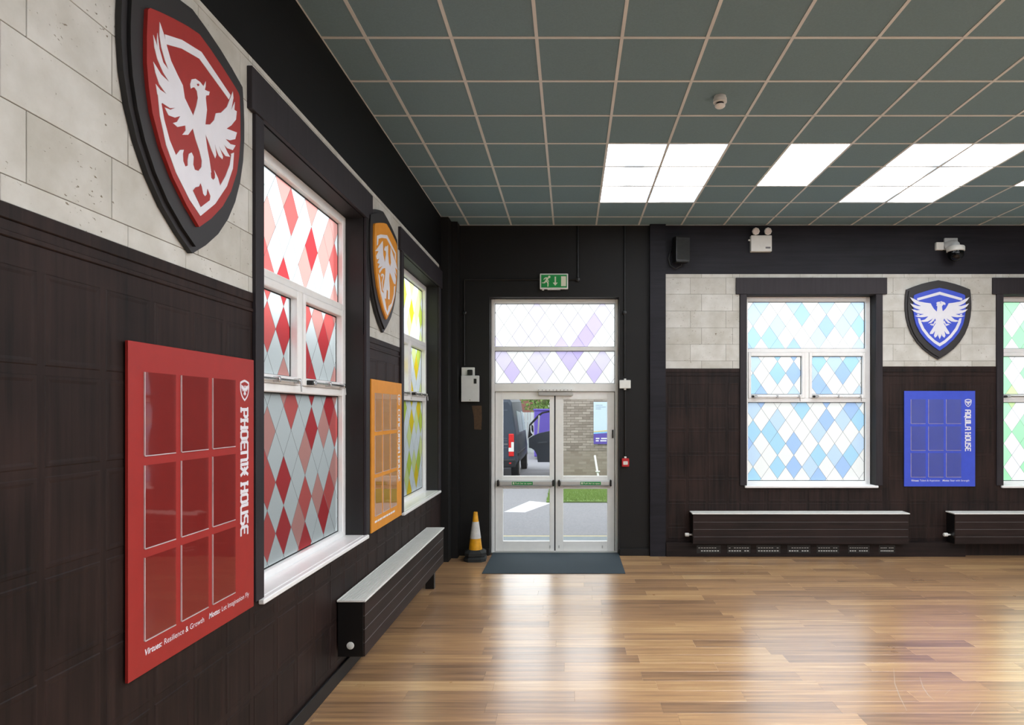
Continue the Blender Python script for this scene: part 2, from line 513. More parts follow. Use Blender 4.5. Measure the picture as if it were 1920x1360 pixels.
class MB:
    def __init__(self):
        self.v, self.f, self.m, self.sm = [], [], [], []

    def face(self, idx, mat=0, smooth=False):
        self.f.append(tuple(idx)); self.m.append(mat); self.sm.append(smooth)

    def box(self, x0, x1, y0, y1, z0, z1, mat=0):
        n = len(self.v)
        for x in (x0, x1):
            for y in (y0, y1):
                for z in (z0, z1):
                    self.v.append((x, y, z))
        for q in ((0, 1, 3, 2), (4, 6, 7, 5), (0, 4, 5, 1), (2, 3, 7, 6), (0, 2, 6, 4), (1, 5, 7, 3)):
            self.face([n + i for i in q], mat)
        return self

    def bbox(self, x0, x1, y0, y1, z0, z1, b, mat=0):
        # box with chamfered edges: 3 crossed slabs hulled as 24 corner points
        n = len(self.v)
        X, Y, Z = (x0, x1), (y0, y1), (z0, z1)
        idx = {}
        for i in (0, 1):
            for j in (0, 1):
                for k in (0, 1):
                    sx, sy, sz = (1, -1)[i] * b, (1, -1)[j] * b, (1, -1)[k] * b
                    for a, p in enumerate(((X[i], Y[j] + sy, Z[k] + sz), (X[i] + sx, Y[j], Z[k] + sz), (X[i] + sx, Y[j] + sy, Z[k]))):
                        idx[(i, j, k, a)] = len(self.v)
                        self.v.append(p)
        for i in (0, 1):
            self.face([idx[(i, j, k, 0)] for j, k in ((0, 0), (1, 0), (1, 1), (0, 1))], mat)
        for j in (0, 1):
            self.face([idx[(i, j, k, 1)] for i, k in ((0, 0), (1, 0), (1, 1), (0, 1))], mat)
        for k in (0, 1):
            self.face([idx[(i, j, k, 2)] for i, j in ((0, 0), (1, 0), (1, 1), (0, 1))], mat)
        for j in (0, 1):
            for k in (0, 1):
                self.face([idx[(0, j, k, 1)], idx[(1, j, k, 1)], idx[(1, j, k, 2)], idx[(0, j, k, 2)]], mat)
        for i in (0, 1):
            for k in (0, 1):
                self.face([idx[(i, 0, k, 0)], idx[(i, 1, k, 0)], idx[(i, 1, k, 2)], idx[(i, 0, k, 2)]], mat)
        for i in (0, 1):
            for j in (0, 1):
                self.face([idx[(i, j, 0, 0)], idx[(i, j, 1, 0)], idx[(i, j, 1, 1)], idx[(i, j, 0, 1)]], mat)
                for k in (0, 1):
                    self.face([idx[(i, j, k, 0)], idx[(i, j, k, 1)], idx[(i, j, k, 2)]], mat)
        return self

    def prism(self, plane, poly, d0, d1, mat=0, side=None):
        n = len(self.v)
        k = len(poly)
        for u, v in poly: self.v.append(PT(plane, u, v, d0))
        for u, v in poly: self.v.append(PT(plane, u, v, d1))
        self.face(range(n, n + k), mat)
        self.face(range(n + k, n + 2 * k), mat)
        for i in range(k):
            j = (i + 1) % k
            self.face((n + i, n + j, n + k + j, n + k + i), mat if side is None else side)
        return self

    def pbox(self, plane, u0, u1, v0, v1, d0, d1, mat=0):
        a, b = PT(plane, u0, v0, d0), PT(plane, u1, v1, d1)
        return self.box(min(a[0], b[0]), max(a[0], b[0]), min(a[1], b[1]), max(a[1], b[1]), min(a[2], b[2]), max(a[2], b[2]), mat)

    def pbbox(self, plane, u0, u1, v0, v1, d0, d1, bev, mat=0):
        a, b = PT(plane, u0, v0, d0), PT(plane, u1, v1, d1)
        return self.bbox(min(a[0], b[0]), max(a[0], b[0]), min(a[1], b[1]), max(a[1], b[1]), min(a[2], b[2]), max(a[2], b[2]), bev, mat)

    def quad(self, pts, mat=0):
        n = len(self.v)
        self.v.extend([tuple(p) for p in pts])
        self.face(range(n, n + len(pts)), mat)
        return self

    def tube(self, pts, r, n=10, mat=0, caps=True):
        pts = [Vector(p) for p in pts]
        rs = r if isinstance(r, (list, tuple)) else [r] * len(pts)
        rings = []
        up = None
        for i, p in enumerate(pts):
            t = (pts[min(i + 1, len(pts) - 1)] - pts[max(i - 1, 0)]).normalized()
            if up is None:
                up = Vector((0, 0, 1)) if abs(t.z) < 0.9 else Vector((1, 0, 0))
            a = t.cross(up)
            if a.length < 1e-4:
                a = t.cross(Vector((0.3, 1, 0.2)))
            a.normalize()
            b = a.cross(t).normalized()
            up = b
            s = len(self.v)
            for k in range(n):
                an = 2 * math.pi * k / n
                self.v.append(tuple(p + (a * math.cos(an) + b * math.sin(an)) * rs[i]))
            rings.append(s)
        for s, e in zip(rings[:-1], rings[1:]):
            for k in range(n):
                self.face((s + k, s + (k + 1) % n, e + (k + 1) % n, e + k), mat, True)
        if caps:
            self.face([rings[0] + k for k in range(n)], mat)
            self.face([rings[-1] + k for k in range(n)], mat)
        return self

    def lathe(self, c, prof, n=28, mat=0, axis='z', sgn=1):
        # prof: list of (radius, height)
        rings = []
        for r, h in prof:
            s = len(self.v)
            for k in range(n):
                a = 2 * math.pi * k / n
                p = (r * math.cos(a), r * math.sin(a), sgn * h)
                if axis == 'y': p = (p[0], p[2], p[1])
                if axis == 'x': p = (p[2], p[0], p[1])
                self.v.append((c[0] + p[0], c[1] + p[1], c[2] + p[2]))
            rings.append(s)
        for q, (s, e) in enumerate(zip(rings[:-1], rings[1:])):
            mm = mat[q] if isinstance(mat, (list, tuple)) else mat
            for k in range(n):
                self.face((s + k, s + (k + 1) % n, e + (k + 1) % n, e + k), mm, True)
        m0 = mat[0] if isinstance(mat, (list, tuple)) else mat
        m1 = mat[-1] if isinstance(mat, (list, tuple)) else mat
        self.face([rings[0] + k for k in range(n)], m0)
        self.face([rings[-1] + k for k in range(n)], m1)
        return self

    def mesh(self, name, mats, origin=(0, 0, 0)):
        me = bpy.data.meshes.new(name)
        o = Vector(origin)
        me.from_pydata([tuple(Vector(p) - o) for p in self.v], [], self.f)
        for mm in (mats if isinstance(mats, (list, tuple)) else [mats]):
            me.materials.append(mm)
        me.polygons.foreach_set('material_index', self.m)
        me.polygons.foreach_set('use_smooth', self.sm)
        import bmesh
        bm = bmesh.new()
        bm.from_mesh(me)
        bmesh.ops.recalc_face_normals(bm, faces=bm.faces)
        bm.to_mesh(me)
        bm.free()
        if any(self.sm):
            me.set_sharp_from_angle(angle=math.radians(40))
        me.update()
        return me

    def build(self, name, mats, parent=None, origin=None):
        if origin is None:
            if parent is not None:
                origin = WL[parent]
            else:
                xs, ys, zs = zip(*self.v)
                origin = ((min(xs) + max(xs)) / 2, (min(ys) + max(ys)) / 2, min(zs))
        return add_obj(name, self.mesh(name, mats, origin), parent, origin)


def PT(plane, u, v, d):
    # left wall: u runs away from the viewer; back wall: u runs to the right; d = distance out from the wall; G = ground
    if plane == 'L': return (XL + d, u, v)
    if plane == 'B': return (u, D - d, v)
    if plane == 'G': return (u, v, d)
    if plane == 'S': return (u, d, v)           # any frontal plane, d = depth
    raise ValueError(plane)


def bpx(px, py, d=0.0):
    k = (D - d) / F
    return ((px - VX) * k, CH - (py - VY) * k)


def lpx(px, py, d=0.0):
    y = -(XL + d) * F / (VX - px)
    return (y, CH - (py - VY) * y / F)


def dpx(px, py, depth):
    return ((px - VX) * depth / F, CH - (py - VY) * depth / F)


def gpx(px, py, z=0.0):
    y = F * (CH - z) / (py - VY)
    return ((px - VX) * y / F, y)


def clip_poly(poly, u0, u1, v0, v1):
    def cut(ps, inside, inter):
        out = []
        for i, p in enumerate(ps):
            q = ps[i - 1]
            if inside(p):
                if not inside(q): out.append(inter(q, p))
                out.append(p)
            elif inside(q):
                out.append(inter(q, p))
        return out
    def iu(c):
        return lambda a, b: (c, a[1] + (b[1] - a[1]) * (c - a[0]) / (b[0] - a[0]))
    def iv(c):
        return lambda a, b: (a[0] + (b[0] - a[0]) * (c - a[1]) / (b[1] - a[1]), c)
    for ins, it in ((lambda p: p[0] >= u0, iu(u0)), (lambda p: p[0] <= u1, iu(u1)), (lambda p: p[1] >= v0, iv(v0)), (lambda p: p[1] <= v1, iv(v1))):
        if not poly: return []
        poly = cut(poly, ins, it)
    return poly


def area(poly):
    return abs(sum(poly[i - 1][0] * p[1] - p[0] * poly[i - 1][1] for i, p in enumerate(poly))) / 2


def text2d(s, size, bold=0.0, shear=0.0):
    cu = bpy.data.curves.new('lettering', 'FONT')
    cu.body = s
    cu.size = size
    cu.offset = bold
    cu.shear = shear
    cu.resolution_u = 3
    ob = bpy.data.objects.new('lettering', cu)
    COL.objects.link(ob)
    dg = bpy.context.evaluated_depsgraph_get()
    me = bpy.data.meshes.new_from_object(ob.evaluated_get(dg))
    vs = [(p.co.x, p.co.y) for p in me.vertices]
    fs = [tuple(p.vertices) for p in me.polygons]
    bpy.data.objects.remove(ob)
    bpy.data.curves.remove(cu)
    bpy.data.meshes.remove(me)
    return vs, fs


def add_text(mb, plane, s, size, u, v, d, mat=0, bold=0.0, width=None, shear=0.0, centre=False):
    vs, fs = text2d(s, size, bold, shear)
    if not vs: return u
    wmax = max(p[0] for p in vs)
    k = (width / wmax) if width else 1.0
    if centre: u -= wmax * k / 2
    n = len(mb.v)
    for p in vs: mb.v.append(PT(plane, u + p[0] * k, v + p[1], d))
    for f in fs: mb.face([n + i for i in f], mat)
    return u + wmax * k


GLYPH = {
    'P': [[(0, 0), (0, 6)], [(-0.6, 6), (2.6, 6), (3.4, 5.2), (3.4, 3.6), (2.6, 2.8), (0, 2.8)], [(-0.6, 0), (0.9, 0)]],
    'H': [[(0, 0), (0, 6)], [(0, 3.2), (3.4, 3.2)], [(3.4, 6), (3.4, 0)], [(-0.6, 6), (0.6, 6)], [(2.8, 0), (4.0, 0)], [(-0.6, 0), (0.6, 0)]],
    'O': [[(0.8, 0), (0, 0.8), (0, 5.2), (0.8, 6), (2.6, 6), (3.4, 5.2), (3.4, 0.8), (2.6, 0), (0.8, 0)]],
    'E': [[(3.4, 6), (0.8, 6), (0, 5.2), (0, 0.8), (0.8, 0), (3.4, 0)], [(0, 3.1), (2.7, 3.1)]],
    'N': [[(0, 0), (0, 6)], [(-0.6, 6), (2.6, 6), (3.4, 5.2), (3.4, 0), (4.0, 0)]],
    'I': [[(0.4, 0), (0.4, 6)], [(-0.2, 6), (0.4, 6)], [(0.4, 0), (1.0, 0)]],
    'X': [[(0, 6), (3.4, 0)], [(3.4, 6), (0, 0)], [(0.2, 3.1), (3.2, 3.1)]],
    'U': [[(-0.6, 6), (0, 6), (0, 0.8), (0.8, 0), (3.4, 0)], [(3.4, 6), (3.4, 0), (4.0, 0)]],
    'S': [[(3.3, 6), (0.8, 6), (0, 5.2), (0, 3.9), (0.8, 3.1), (2.6, 3.1), (3.4, 2.3), (3.4, 0.8), (2.6, 0), (0, 0)]],
    'C': [[(3.4, 6), (0.8, 6), (0, 5.2), (0, 0.8), (0.8, 0), (3.4, 0)]],
    'R': [[(0, 0), (0, 6)], [(-0.6, 6), (2.6, 6), (3.4, 5.2), (3.4, 3.8), (2.6, 3), (0, 3)], [(1.8, 3), (3.5, 0)]],
    'D': [[(0, 0), (0, 6), (2.4, 6), (3.4, 5), (3.4, 1), (2.4, 0), (0, 0)], [(-0.6, 6), (0, 6)]],
    'A': [[(0, 0), (0, 5.2), (0.8, 6), (3.4, 6)], [(3.4, 6), (3.4, 0), (4.0, 0)], [(0, 2.7), (3.4, 2.7)]],
    'Q': [[(0.8, 0), (0, 0.8), (0, 5.2), (0.8, 6), (2.6, 6), (3.4, 5.2), (3.4, 0.8), (2.6, 0), (0.8, 0)], [(1.8, 1.2), (3.8, -1.2)]],
    'L': [[(-0.6, 6), (0, 6), (0, 0.8), (0.8, 0), (3.3, 0)]],
    ' ': [],
}


def house_lettering(mb, plane, s, u_mid, v_top, v_bot, height, d, mat=0):
    # chunky lettering that reads downwards, tops of the letters to the right
    adv = [1.9 if c == 'I' else (2.6 if c == ' ' else 5.0) for c in s]
    total = sum(adv) - 1.2
    k = (v_top - v_bot) / total
    hk = height / 6.0
    x = 0.0
    cnt = 0
    for c, a in zip(s, adv):
        for st in GLYPH[c]:
            for p, q in zip(st[:-1], st[1:]):
                pu, pv = u_mid + (p[1] - 3) * hk, v_top - (x + p[0]) * k
                qu, qv = u_mid + (q[1] - 3) * hk, v_top - (x + q[0]) * k
                dx, dy = qu - pu, qv - pv
                L = math.hypot(dx, dy)
                dx, dy = dx / L, dy / L
                hw = 0.72 * k if abs(dx) > abs(dy) else 0.62 * hk
                e = 0.5 * min(k, hk)
                pts = [(pu - dx * e - dy * hw, pv - dy * e + dx * hw), (qu + dx * e - dy * hw, qv + dy * e + dx * hw),
                       (qu + dx * e + dy * hw, qv + dy * e - dx * hw), (pu - dx * e + dy * hw, pv - dy * e - dx * hw)]
                cnt += 1
                mb.quad([PT(plane, a_, b_, d + 0.00003 * (cnt % 9)) for a_, b_ in pts], mat)
        x += a


def holes_wall(plane, u0, u1, v0, v1, d0, d1, holes):
    mb = MB()
    us = sorted({u0, u1} | {h[0] for h in holes} | {h[1] for h in holes})
    vs = sorted({v0, v1} | {h[2] for h in holes} | {h[3] for h in holes})
    def solid(a, b):
        cu, cv = (us[a] + us[a + 1]) / 2, (vs[b] + vs[b + 1]) / 2
        return not any(h[0] < cu < h[1] and h[2] < cv < h[3] for h in holes)
    for a in range(len(us) - 1):
        b = 0
        while b < len(vs) - 1:
            if solid(a, b):
                e = b
                while e + 1 < len(vs) - 1 and solid(a, e + 1): e += 1
                mb.pbox(plane, us[a], us[a + 1], vs[b], vs[e + 1], d0, d1)
                b = e + 1
            else:
                b += 1
    return mb


# ------------------------------------------------------------------ setting: walls
WV0, WV1, WW = 0.985, 3.705, 1.83       # window opening heights and width
LWIN = [3.66, 6.73]
BWIN = [2.498, 6.136]
DOOR = (-1.152, 0.69, 0.0, 3.674)

wl = holes_wall('L', YF - 0.3, D + 0.3, 0, ZC + 0.3, -0.3, -0.006, [(a, a + WW, WV0, WV1) for a in LWIN]).build('wall_left', M['black_paint'])
tag(wl, 'dark left wall with stone and walnut panelling, two stained windows', None, None, 'structure')
wb = holes_wall('B', XL - 0.3, XR + 0.3, 0, ZC + 0.3, -0.3, -0.006, [(a, a + WW, WV0, WV1) for a in BWIN] + [DOOR]).build('wall_back', M['door_wall'])
tag(wb, 'dark back wall with the double door and pastel windows', None, None, 'structure')
wr = MB().box(XR, XR + 0.3, YF - 0.3, D + 0.3, 0, ZC + 0.3).build('wall_right', M['plain'])
tag(wr, 'plain side wall of the hall', kind='structure')
wf = MB().box(XL - 0.3, XR + 0.3, YF - 0.3, YF, 0, ZC + 0.3).build('wall_front', M['plain'])
tag(wf, 'plain end wall behind the viewpoint', kind='structure')

# piers in the corner and right of the door (parts of the walls)
MB().box(XL - 0.006, -1.66, 8.73, 8.95, 0, ZC).build('corner_pier', M['door_wall'], wb)
MB().box(XL - 0.006, -1.575, 8.95, D + 0.006, 0, ZC).build('corner_pier', M['door_wall'], wb)
MB().box(1.12, 1.341, D - 0.065, D + 0.006, 0, ZC).build('pier', M['band'], wb)
# dark wood band above the stone
MB().pbox('L', YF, 8.73, 4.017, ZC, -0.006, 0.004).build('wood_band', M['band_l'], wl)
MB().pbox('B', 1.341, XR, 4.0, ZC, -0.006, 0.004).build('wood_band', M['band'], wb)
# walnut backing of the panelled dado
MB().pbox('L', YF, 3.66, 0, 2.71, -0.006, -0.001).build('dado_backing', M['panel'], wl)
MB().pbox('L', 3.66, 8.73, 0, 0.96, -0.006, -0.001).build('dado_backing', M['panel'], wl)
MB().pbox('L', 5.49, 6.73, 0.96, 2.71, -0.006, -0.001).build('dado_backing', M['panel'], wl)
MB().pbox('L', 8.56, 8.73, 0.96, 4.017, -0.006, -0.001).build('dado_backing', M['panel'], wl)
MB().pbox('B', 1.341, 2.498, 0, 2.655, -0.006, -0.001).build('dado_backing', M['panel'], wb)
MB().pbox('B', 2.498, 8.0, 0, 0.96, -0.006, -0.001).build('dado_backing', M['panel'], wb)
MB().pbox('B', 4.328, 6.136, 0.96, 2.685, -0.006, -0.001).build('dado_backing', M['panel'], wb)

# wood panels, one object each
PCACHE = {}


def panel_mesh(plane, pw, ph):
    key = (plane, round(pw, 3), round(ph, 3))
    if key not in PCACHE:
        mb = MB()
        rings = [(0.0, -0.001), (0.004, 0.0016), (0.014, 0.0016), (0.024, 0.0002)]
        idx = []
        for ins, d in rings:
            s = len(mb.v)
            for u, v in ((ins, ins), (pw - ins, ins), (pw - ins, ph - ins), (ins, ph - ins)):
                p = PT(plane, u, v, d)
                mb.v.append((p[0] - (XL if plane == 'L' else 0), p[1] - (D if plane == 'B' else 0), p[2]))
            idx.append(s)
        for a, b in zip(idx[:-1], idx[1:]):
            for k in range(4):
                mb.face((a + k, a + (k + 1) % 4, b + (k + 1) % 4, b + k))
        mb.face([idx[-1] + k for k in range(4)])
        PCACHE[key] = mb.mesh('wood_panel', M['panel'])
    return PCACHE[key]


def panels(plane, parent, u_or, v_top, regions, step_u=0.285, step_v=0.342, gap=0.03):
    for (u0, u1, v0, v1) in regions:
        k0 = math.floor((u0 - u_or) / step_u) - 1
        k1 = math.ceil((u1 - u_or) / step_u) + 1
        for k in range(k0, k1):
            a, b = max(u0, u_or + k * step_u + gap / 2), min(u1, u_or + (k + 1) * step_u - gap / 2)
            if b - a < 0.07: continue
            for j in range(0, 9):
                t, s = min(v1, v_top - j * step_v - gap / 2), max(v0, v_top - (j + 1) * step_v + gap / 2)
                if t - s < 0.07: continue
                p = (XL, a, s) if plane == 'L' else (a, D, s)
                add_obj('wood_panel', panel_mesh(plane, b - a, t - s), parent, p)


panels('L', wl, 2.143 - 0.285 * 6, 2.536, [(0.9, 3.55, 0.12, 2.56), (3.57, 5.58, 0.12, 0.93), (5.60, 6.62, 0.12, 2.56), (6.64, 8.70, 0.12, 0.93)])
panels('B', wb, 1.367, 2.464, [(1.36, 2.39, 0.24, 2.47), (2.41, 4.42, 0.24, 0.93), (4.445, 6.02, 0.24, 2.47), (6.05, 7.9, 0.24, 0.93)])
# cornice mouldings on top of the dado
for plane, par, segs, vt in (('L', wl, ((0.0, 3.565), (5.585, 6.635)), 2.71), ('B', wb, ((1.341, 2.395), (4.43, 6.03)), 2.655)):
    for a, b in segs:
        for dv, h in ((0.0, 0.05), (0.085, 0.02)):
            MB().pbbox(plane, a, b, vt - dv - h, vt - dv, -0.001, 0.007, 0.003).build('cornice_moulding', M['panel'], par)

# stone blocks, one object each
SCACHE = {}


def stone(plane, parent, u0, u1, v0, v1, g=0.0016):
    w_, h_ = round(u1 - u0, 3), round(v1 - v0, 3)
    key = (plane, w_, h_)
    if key not in SCACHE:
        mb = MB()
        if plane == 'L':
            mb.bbox(-0.006, 0.0, g, w_ - g, g, h_ - g, 0.0014)
        else:
            mb.bbox(g, w_ - g, 0.0, 0.006, g, h_ - g, 0.0014)
        SCACHE[key] = mb.mesh('stone_block', M['stone'])
    jit = random.uniform(0, 0.0015)
    add_obj('stone_block', SCACHE[key], parent, (XL + jit - 0.0005, u0, v0) if plane == 'L' else (u0, D - jit + 0.0005, v0))


def stones(plane, parent, rects, edges, joints):
    for (u0, u1, v0, v1) in rects:
        MB().pbox(plane, u0, u1, v0, v1, -0.006, -0.004).build('joint_bed', M['mortar'], parent)
        for r, (a, b) in enumerate(zip(edges[:-1], edges[1:])):
            lo, hi = max(a, v0), min(b, v1)
            if hi - lo < 0.012: continue
            cuts = [u0]
            for k in range(-9, 12):
                for j in joints[r % 2]:
                    c = j + 0.96 * k
                    if u0 + 0.03 < c < u1 - 0.03: cuts.append(c)
            cuts.append(u1)
            cuts.sort()
            for c, e in zip(cuts[:-1], cuts[1:]):
                stone(plane, parent, c, e, lo, hi)


ledges = [2.71, 2.797, 3.034, 3.271, 3.508, 3.745, 3.982, 4.017]
stones('L', wl, [(0.6, 3.57, 2.71, 4.017), (3.57, 5.58, 3.943, 4.017), (5.58, 6.64, 2.71, 4.017), (6.64, 8.62, 3.943, 4.017)], ledges, [(1.99, 2.565), (2.087, 2.475)])
bedges = [2.655, 2.7645, 3.0, 3.234, 3.473, 3.711, 3.946, 4.0]
stones('B', wb, [(1.341, 2.398, 2.655, 4.0), (2.398, 4.43, 3.946, 4.0), (4.43, 6.04, 2.685, 4.0), (6.04, 8.1, 3.946, 4.0)], bedges, [(1.86, 2.30), (1.70, 2.205)])

# baseboards and the boxed heating ledge on the back wall
tag(MB().pbbox('L', YF, 8.73, 0.0, 0.11, 0.0, 0.02, 0.004).build('baseboard_left', M['black_paint']), 'black skirting board along the left wall', kind='structure')
tag(MB().pbbox('B', -1.575, DOOR[0] - 0.005, 0.0, 0.10, 0.0, 0.025, 0.005).build('baseboard_back', M['door_wall']), 'black skirting board left of the double door', kind='structure')
tag(MB().pbbox('B', DOOR[1] + 0.005, 1.118, 0.0, 0.10, 0.0, 0.025, 0.005).build('baseboard_back_right', M['door_wall']), 'black skirting board right of the double door', kind='structure')
lg = MB().pbbox('B', 1.345, 5.56, 0.0, 0.2, 0.0, 0.082, 0.004).build('heating_ledge', M['rad_b'])
tag(lg, 'dark boxed-in ledge at the floor under the long radiator, vents in its front', 'ledge')
for k, (xa, xb) in enumerate(((1309, 1349), (1366, 1405), (1421, 1461), (1479, 1517), (1534, 1571), (1593, 1628), (1651, 1676))):
    u0, u1 = bpx(xa, 0, 0.09)[0], bpx(xb, 0, 0.09)[0]
    g = empty('vent_grille', ((u0 + u1) / 2, D - 0.082, 0.06))
    g.parent = lg
    g.location = Vector(((u0 + u1) / 2, D - 0.082, 0.06)) - WL[lg]
    MB().pbbox('B', u0 - 0.02, u1 + 0.02, 0.05, 0.165, 0.0821, 0.086, 0.002).build('plate', M['raddark'], g)
    mb = MB()
    n = 8
    for row, (va, vb) in enumerate(((0.077, 0.091), (0.122, 0.130))):
        for i in range(n):
            if (k * 7 + i * 3 + row) % 11 == 0: continue
            a = u0 + (u1 - u0) * (i + 0.12) / n
            mb.pbox('B', a, a + (u1 - u0) * 0.66 / n, va, vb, 0.086, 0.088)
    tag(mb.build('louvre_glint', M['greybox'], g), kind='stuff')  # pale bars paint the highlights on the vent louvres

# ------------------------------------------------------------------ floor
fl = MB().box(XL - 0.3, XR + 0.3, YF - 0.3, D + 0.3, -0.2, -0.004).build('floor', M['subfloor'], origin=(0, 0, 0))
tag(fl, 'wood plank floor of warm brown boards', kind='structure')
PW, PL = 0.1745, 1.22
pmesh = MB().bbox(0.0004, PL - 0.0004, 0.0003, PW - 0.0003, -0.004, 0.0, 0.0006).mesh('plank', M['floor'])
PCUT = {}
rest = MB()
row = 0
y = YF
npl = 0
while y < D + 0.02:
    y1 = min(y + PW, D + 0.006)
    off = (row * 0.433 + (row % 3) * 0.17) % PL
    x = XL - off
    while x < XR:
        a, b = max(x, XL), min(x + PL, XR)
        if b - a > 0.02 and y1 - y > 0.01:
            vis = y > 3.95 and a < (1920 - VX) * (y + PW) / F and npl < 296
            if vis:
                if b - a > PL - 0.001 and y1 - y > PW - 0.001:
                    me = pmesh
                else:
                    key = (round(b - a, 3), round(y1 - y, 3))
                    if key not in PCUT:
                        PCUT[key] = MB().bbox(0.0004, key[0] - 0.0004, 0.0003, key[1] - 0.0003, -0.004, 0.0, 0.0006).mesh('plank', M['floor'])
                    me = PCUT[key]
                add_obj('plank', me, fl, (a, y, 0))
                npl += 1
            else:
                rest.box(a + 0.0004, b - 0.0004, y + 0.0003, y1 - 0.0003, -0.004, 0.0)
        x += PL
    y += PW
    row += 1
tag(rest.build('plank_field', M['floor'], fl), kind='stuff')

# a few pale scuffs
for pts in (((1230, 660), (1236, 740), (1262, 810), (1300, 885)), ((1368, 705), (1385, 760), (1412, 800), (1445, 830)), ((1500, 800), (1540, 765)), ((1640, 910), (1690, 840))):
    g_ = [gpx(1240 + a / 2.8235, 1020 + b / 2.8235) for a, b in pts]
    mb = MB()
    n = 0
    for i_, (a, b) in enumerate(g_):
        hw_s = 0.0035 if 0 < i_ < len(g_) - 1 else 0.001
        mb.v += [(a - hw_s, b, 0.0006), (a + hw_s, b, 0.0006)]
    for i_ in range(len(g_) - 1): mb.face((2 * i_, 2 * i_ + 1, 2 * i_ + 3, 2 * i_ + 2))
    mb.build('floor_scuff', M['scuff'], fl)

# ------------------------------------------------------------------ ceiling
ce = MB().box(XL - 0.3, XR + 0.3, YF - 0.3, D + 0.3, ZC + 0.06, ZC + 0.2).build('ceiling', M['plain'], origin=(0, 0, ZC))
tag(ce, 'suspended ceiling of dark grey green tiles in a pale grid', kind='structure')
TX0, TS = 0.362, 0.6023
TY0, TT = 4.537, 0.6
xs = [XL]
k = math.ceil((XL - TX0) / TS)
while TX0 + k * TS < XR:
    if TX0 + k * TS - XL > 0.05: xs.append(TX0 + k * TS)
    k += 1
xs.append(XR)
ys = [YF]
k = math.ceil((YF - TY0) / TT)
while TY0 + k * TT < D:
    if TY0 + k * TT - YF > 0.05: ys.append(TY0 + k * TT)
    k += 1
ys.append(D)
ix = min(range(len(xs)), key=lambda i: abs(xs[i] - 0.362))
iy = min(range(len(ys)), key=lambda i: abs(ys[i] - (TY0 + 3 * TT)))
SKY, WHITE = {}, {}
for base, nm in ((ix, 'left'), (ix + 5, 'right')):
    for a in range(2):
        for b in range(3):
            SKY[(base + a, iy + b)] = (nm, a, b)
for base, nm in ((ix + 3, 'mid'), (ix + 8, 'edge')):
    for b in range(2):
        WHITE[(base, iy + b)] = (nm, b)
OFFW = {}
for bi in (ix + 2, ix + 6, ix + 10):
    for bj in (iy - 7, iy - 12):
        for b in range(3):
            OFFW[(bi, bj + b)] = 1
            OFFW[(bi + 1, bj + b)] = 1
TC = {}
rest = MB()
g = 0.012
for i in range(len(xs) - 1):
    for j in range(len(ys) - 1):
        if (i, j) in SKY or (i, j) in WHITE or (i, j) in OFFW: continue
        a, b, c, e = xs[i], xs[i + 1], ys[j], ys[j + 1]
        if ys[j + 1] > 3.9 and a < (1920 - VX) * e / F + 0.1:
            key = (round(b - a, 3), round(e - c, 3))
            if key not in TC:
                TC[key] = MB().box(0.002, key[0] - 0.002, 0.002, key[1] - 0.002, 0.004, 0.02).mesh('ceiling_tile', M['tile'])
            add_obj('ceiling_tile', TC[key], ce, (a, c, ZC))
        else:
            rest.box(a + 0.002, b - 0.002, c + 0.002, e - 0.002, ZC + 0.004, ZC + 0.02)
tag(rest.build('tile_field', M['tile'], ce), kind='stuff')
for i, x in enumerate(xs):
    hw = 0.012
    MB().box(max(XL, x - hw), min(XR, x + hw), YF, D, ZC - 0.002, ZC + 0.004).build('grid_bar', M['grid'], ce)
CB = {}
farbars = MB()
for j, y in enumerate(ys):
    if j in (0, len(ys) - 1):
        MB().box(XL, XR, max(YF, y - 0.012), min(D, y + 0.012), ZC - 0.0015, ZC + 0.004).build('grid_bar', M['grid'], ce)
        continue
    for i in range(len(xs) - 1):
        if (i, j) in WHITE and (i, j - 1) in WHITE: continue
        xa, xb = xs[i] + 0.012, xs[i + 1] - 0.012
        if y > 3.9 and xs[i] < (1920 - VX) * y / F + 0.1:
            key = round(xb - xa, 3)
            if key not in CB: CB[key] = MB().box(0, key, -0.012, 0.012, -0.0012, 0.0035).mesh('cross_bar', M['grid'])
            add_obj('cross_bar', CB[key], ce, (xa, y, ZC))
        else:
            farbars.box(xa, xb, y - 0.012, y + 0.012, ZC - 0.0012, ZC + 0.0035)
tag(farbars.build('cross_bar_field', M['grid'], ce), kind='stuff')

# light panels
SKN = {'left': 'nearest the exit door', 'right': 'above the blue shield side'}
for (i, j), (nm, a, b) in SKY.items():
    x0, x1, y0, y1 = xs[i] + 0.012, xs[i + 1] - 0.012, ys[j] + 0.012, ys[j + 1] - 0.012
    t = empty('sky_light_panel', ((x0 + x1) / 2, (y0 + y1) / 2, ZC + 0.004),
              'glowing cloud-print ceiling light, %s column %s row, in the six-panel block %s' % (('left', 'right')[a], ('near', 'middle', 'far')[b], {'left': 'over the double door side', 'right': 'over the blue shield side'}[nm]),
              'ceiling light', 'cloud-print ceiling lights')
    MB().box(x0, x1, y0, y1, ZC + 0.0045, ZC + 0.012).build('diffuser', M['skylight'], t)
    mb = MB()
    mb.box(x0 - 0.008, x1 + 0.008, y0 - 0.008, y1 + 0.008, ZC + 0.0125, ZC + 0.045)
    mb.build('housing', M['whitepl'], t)
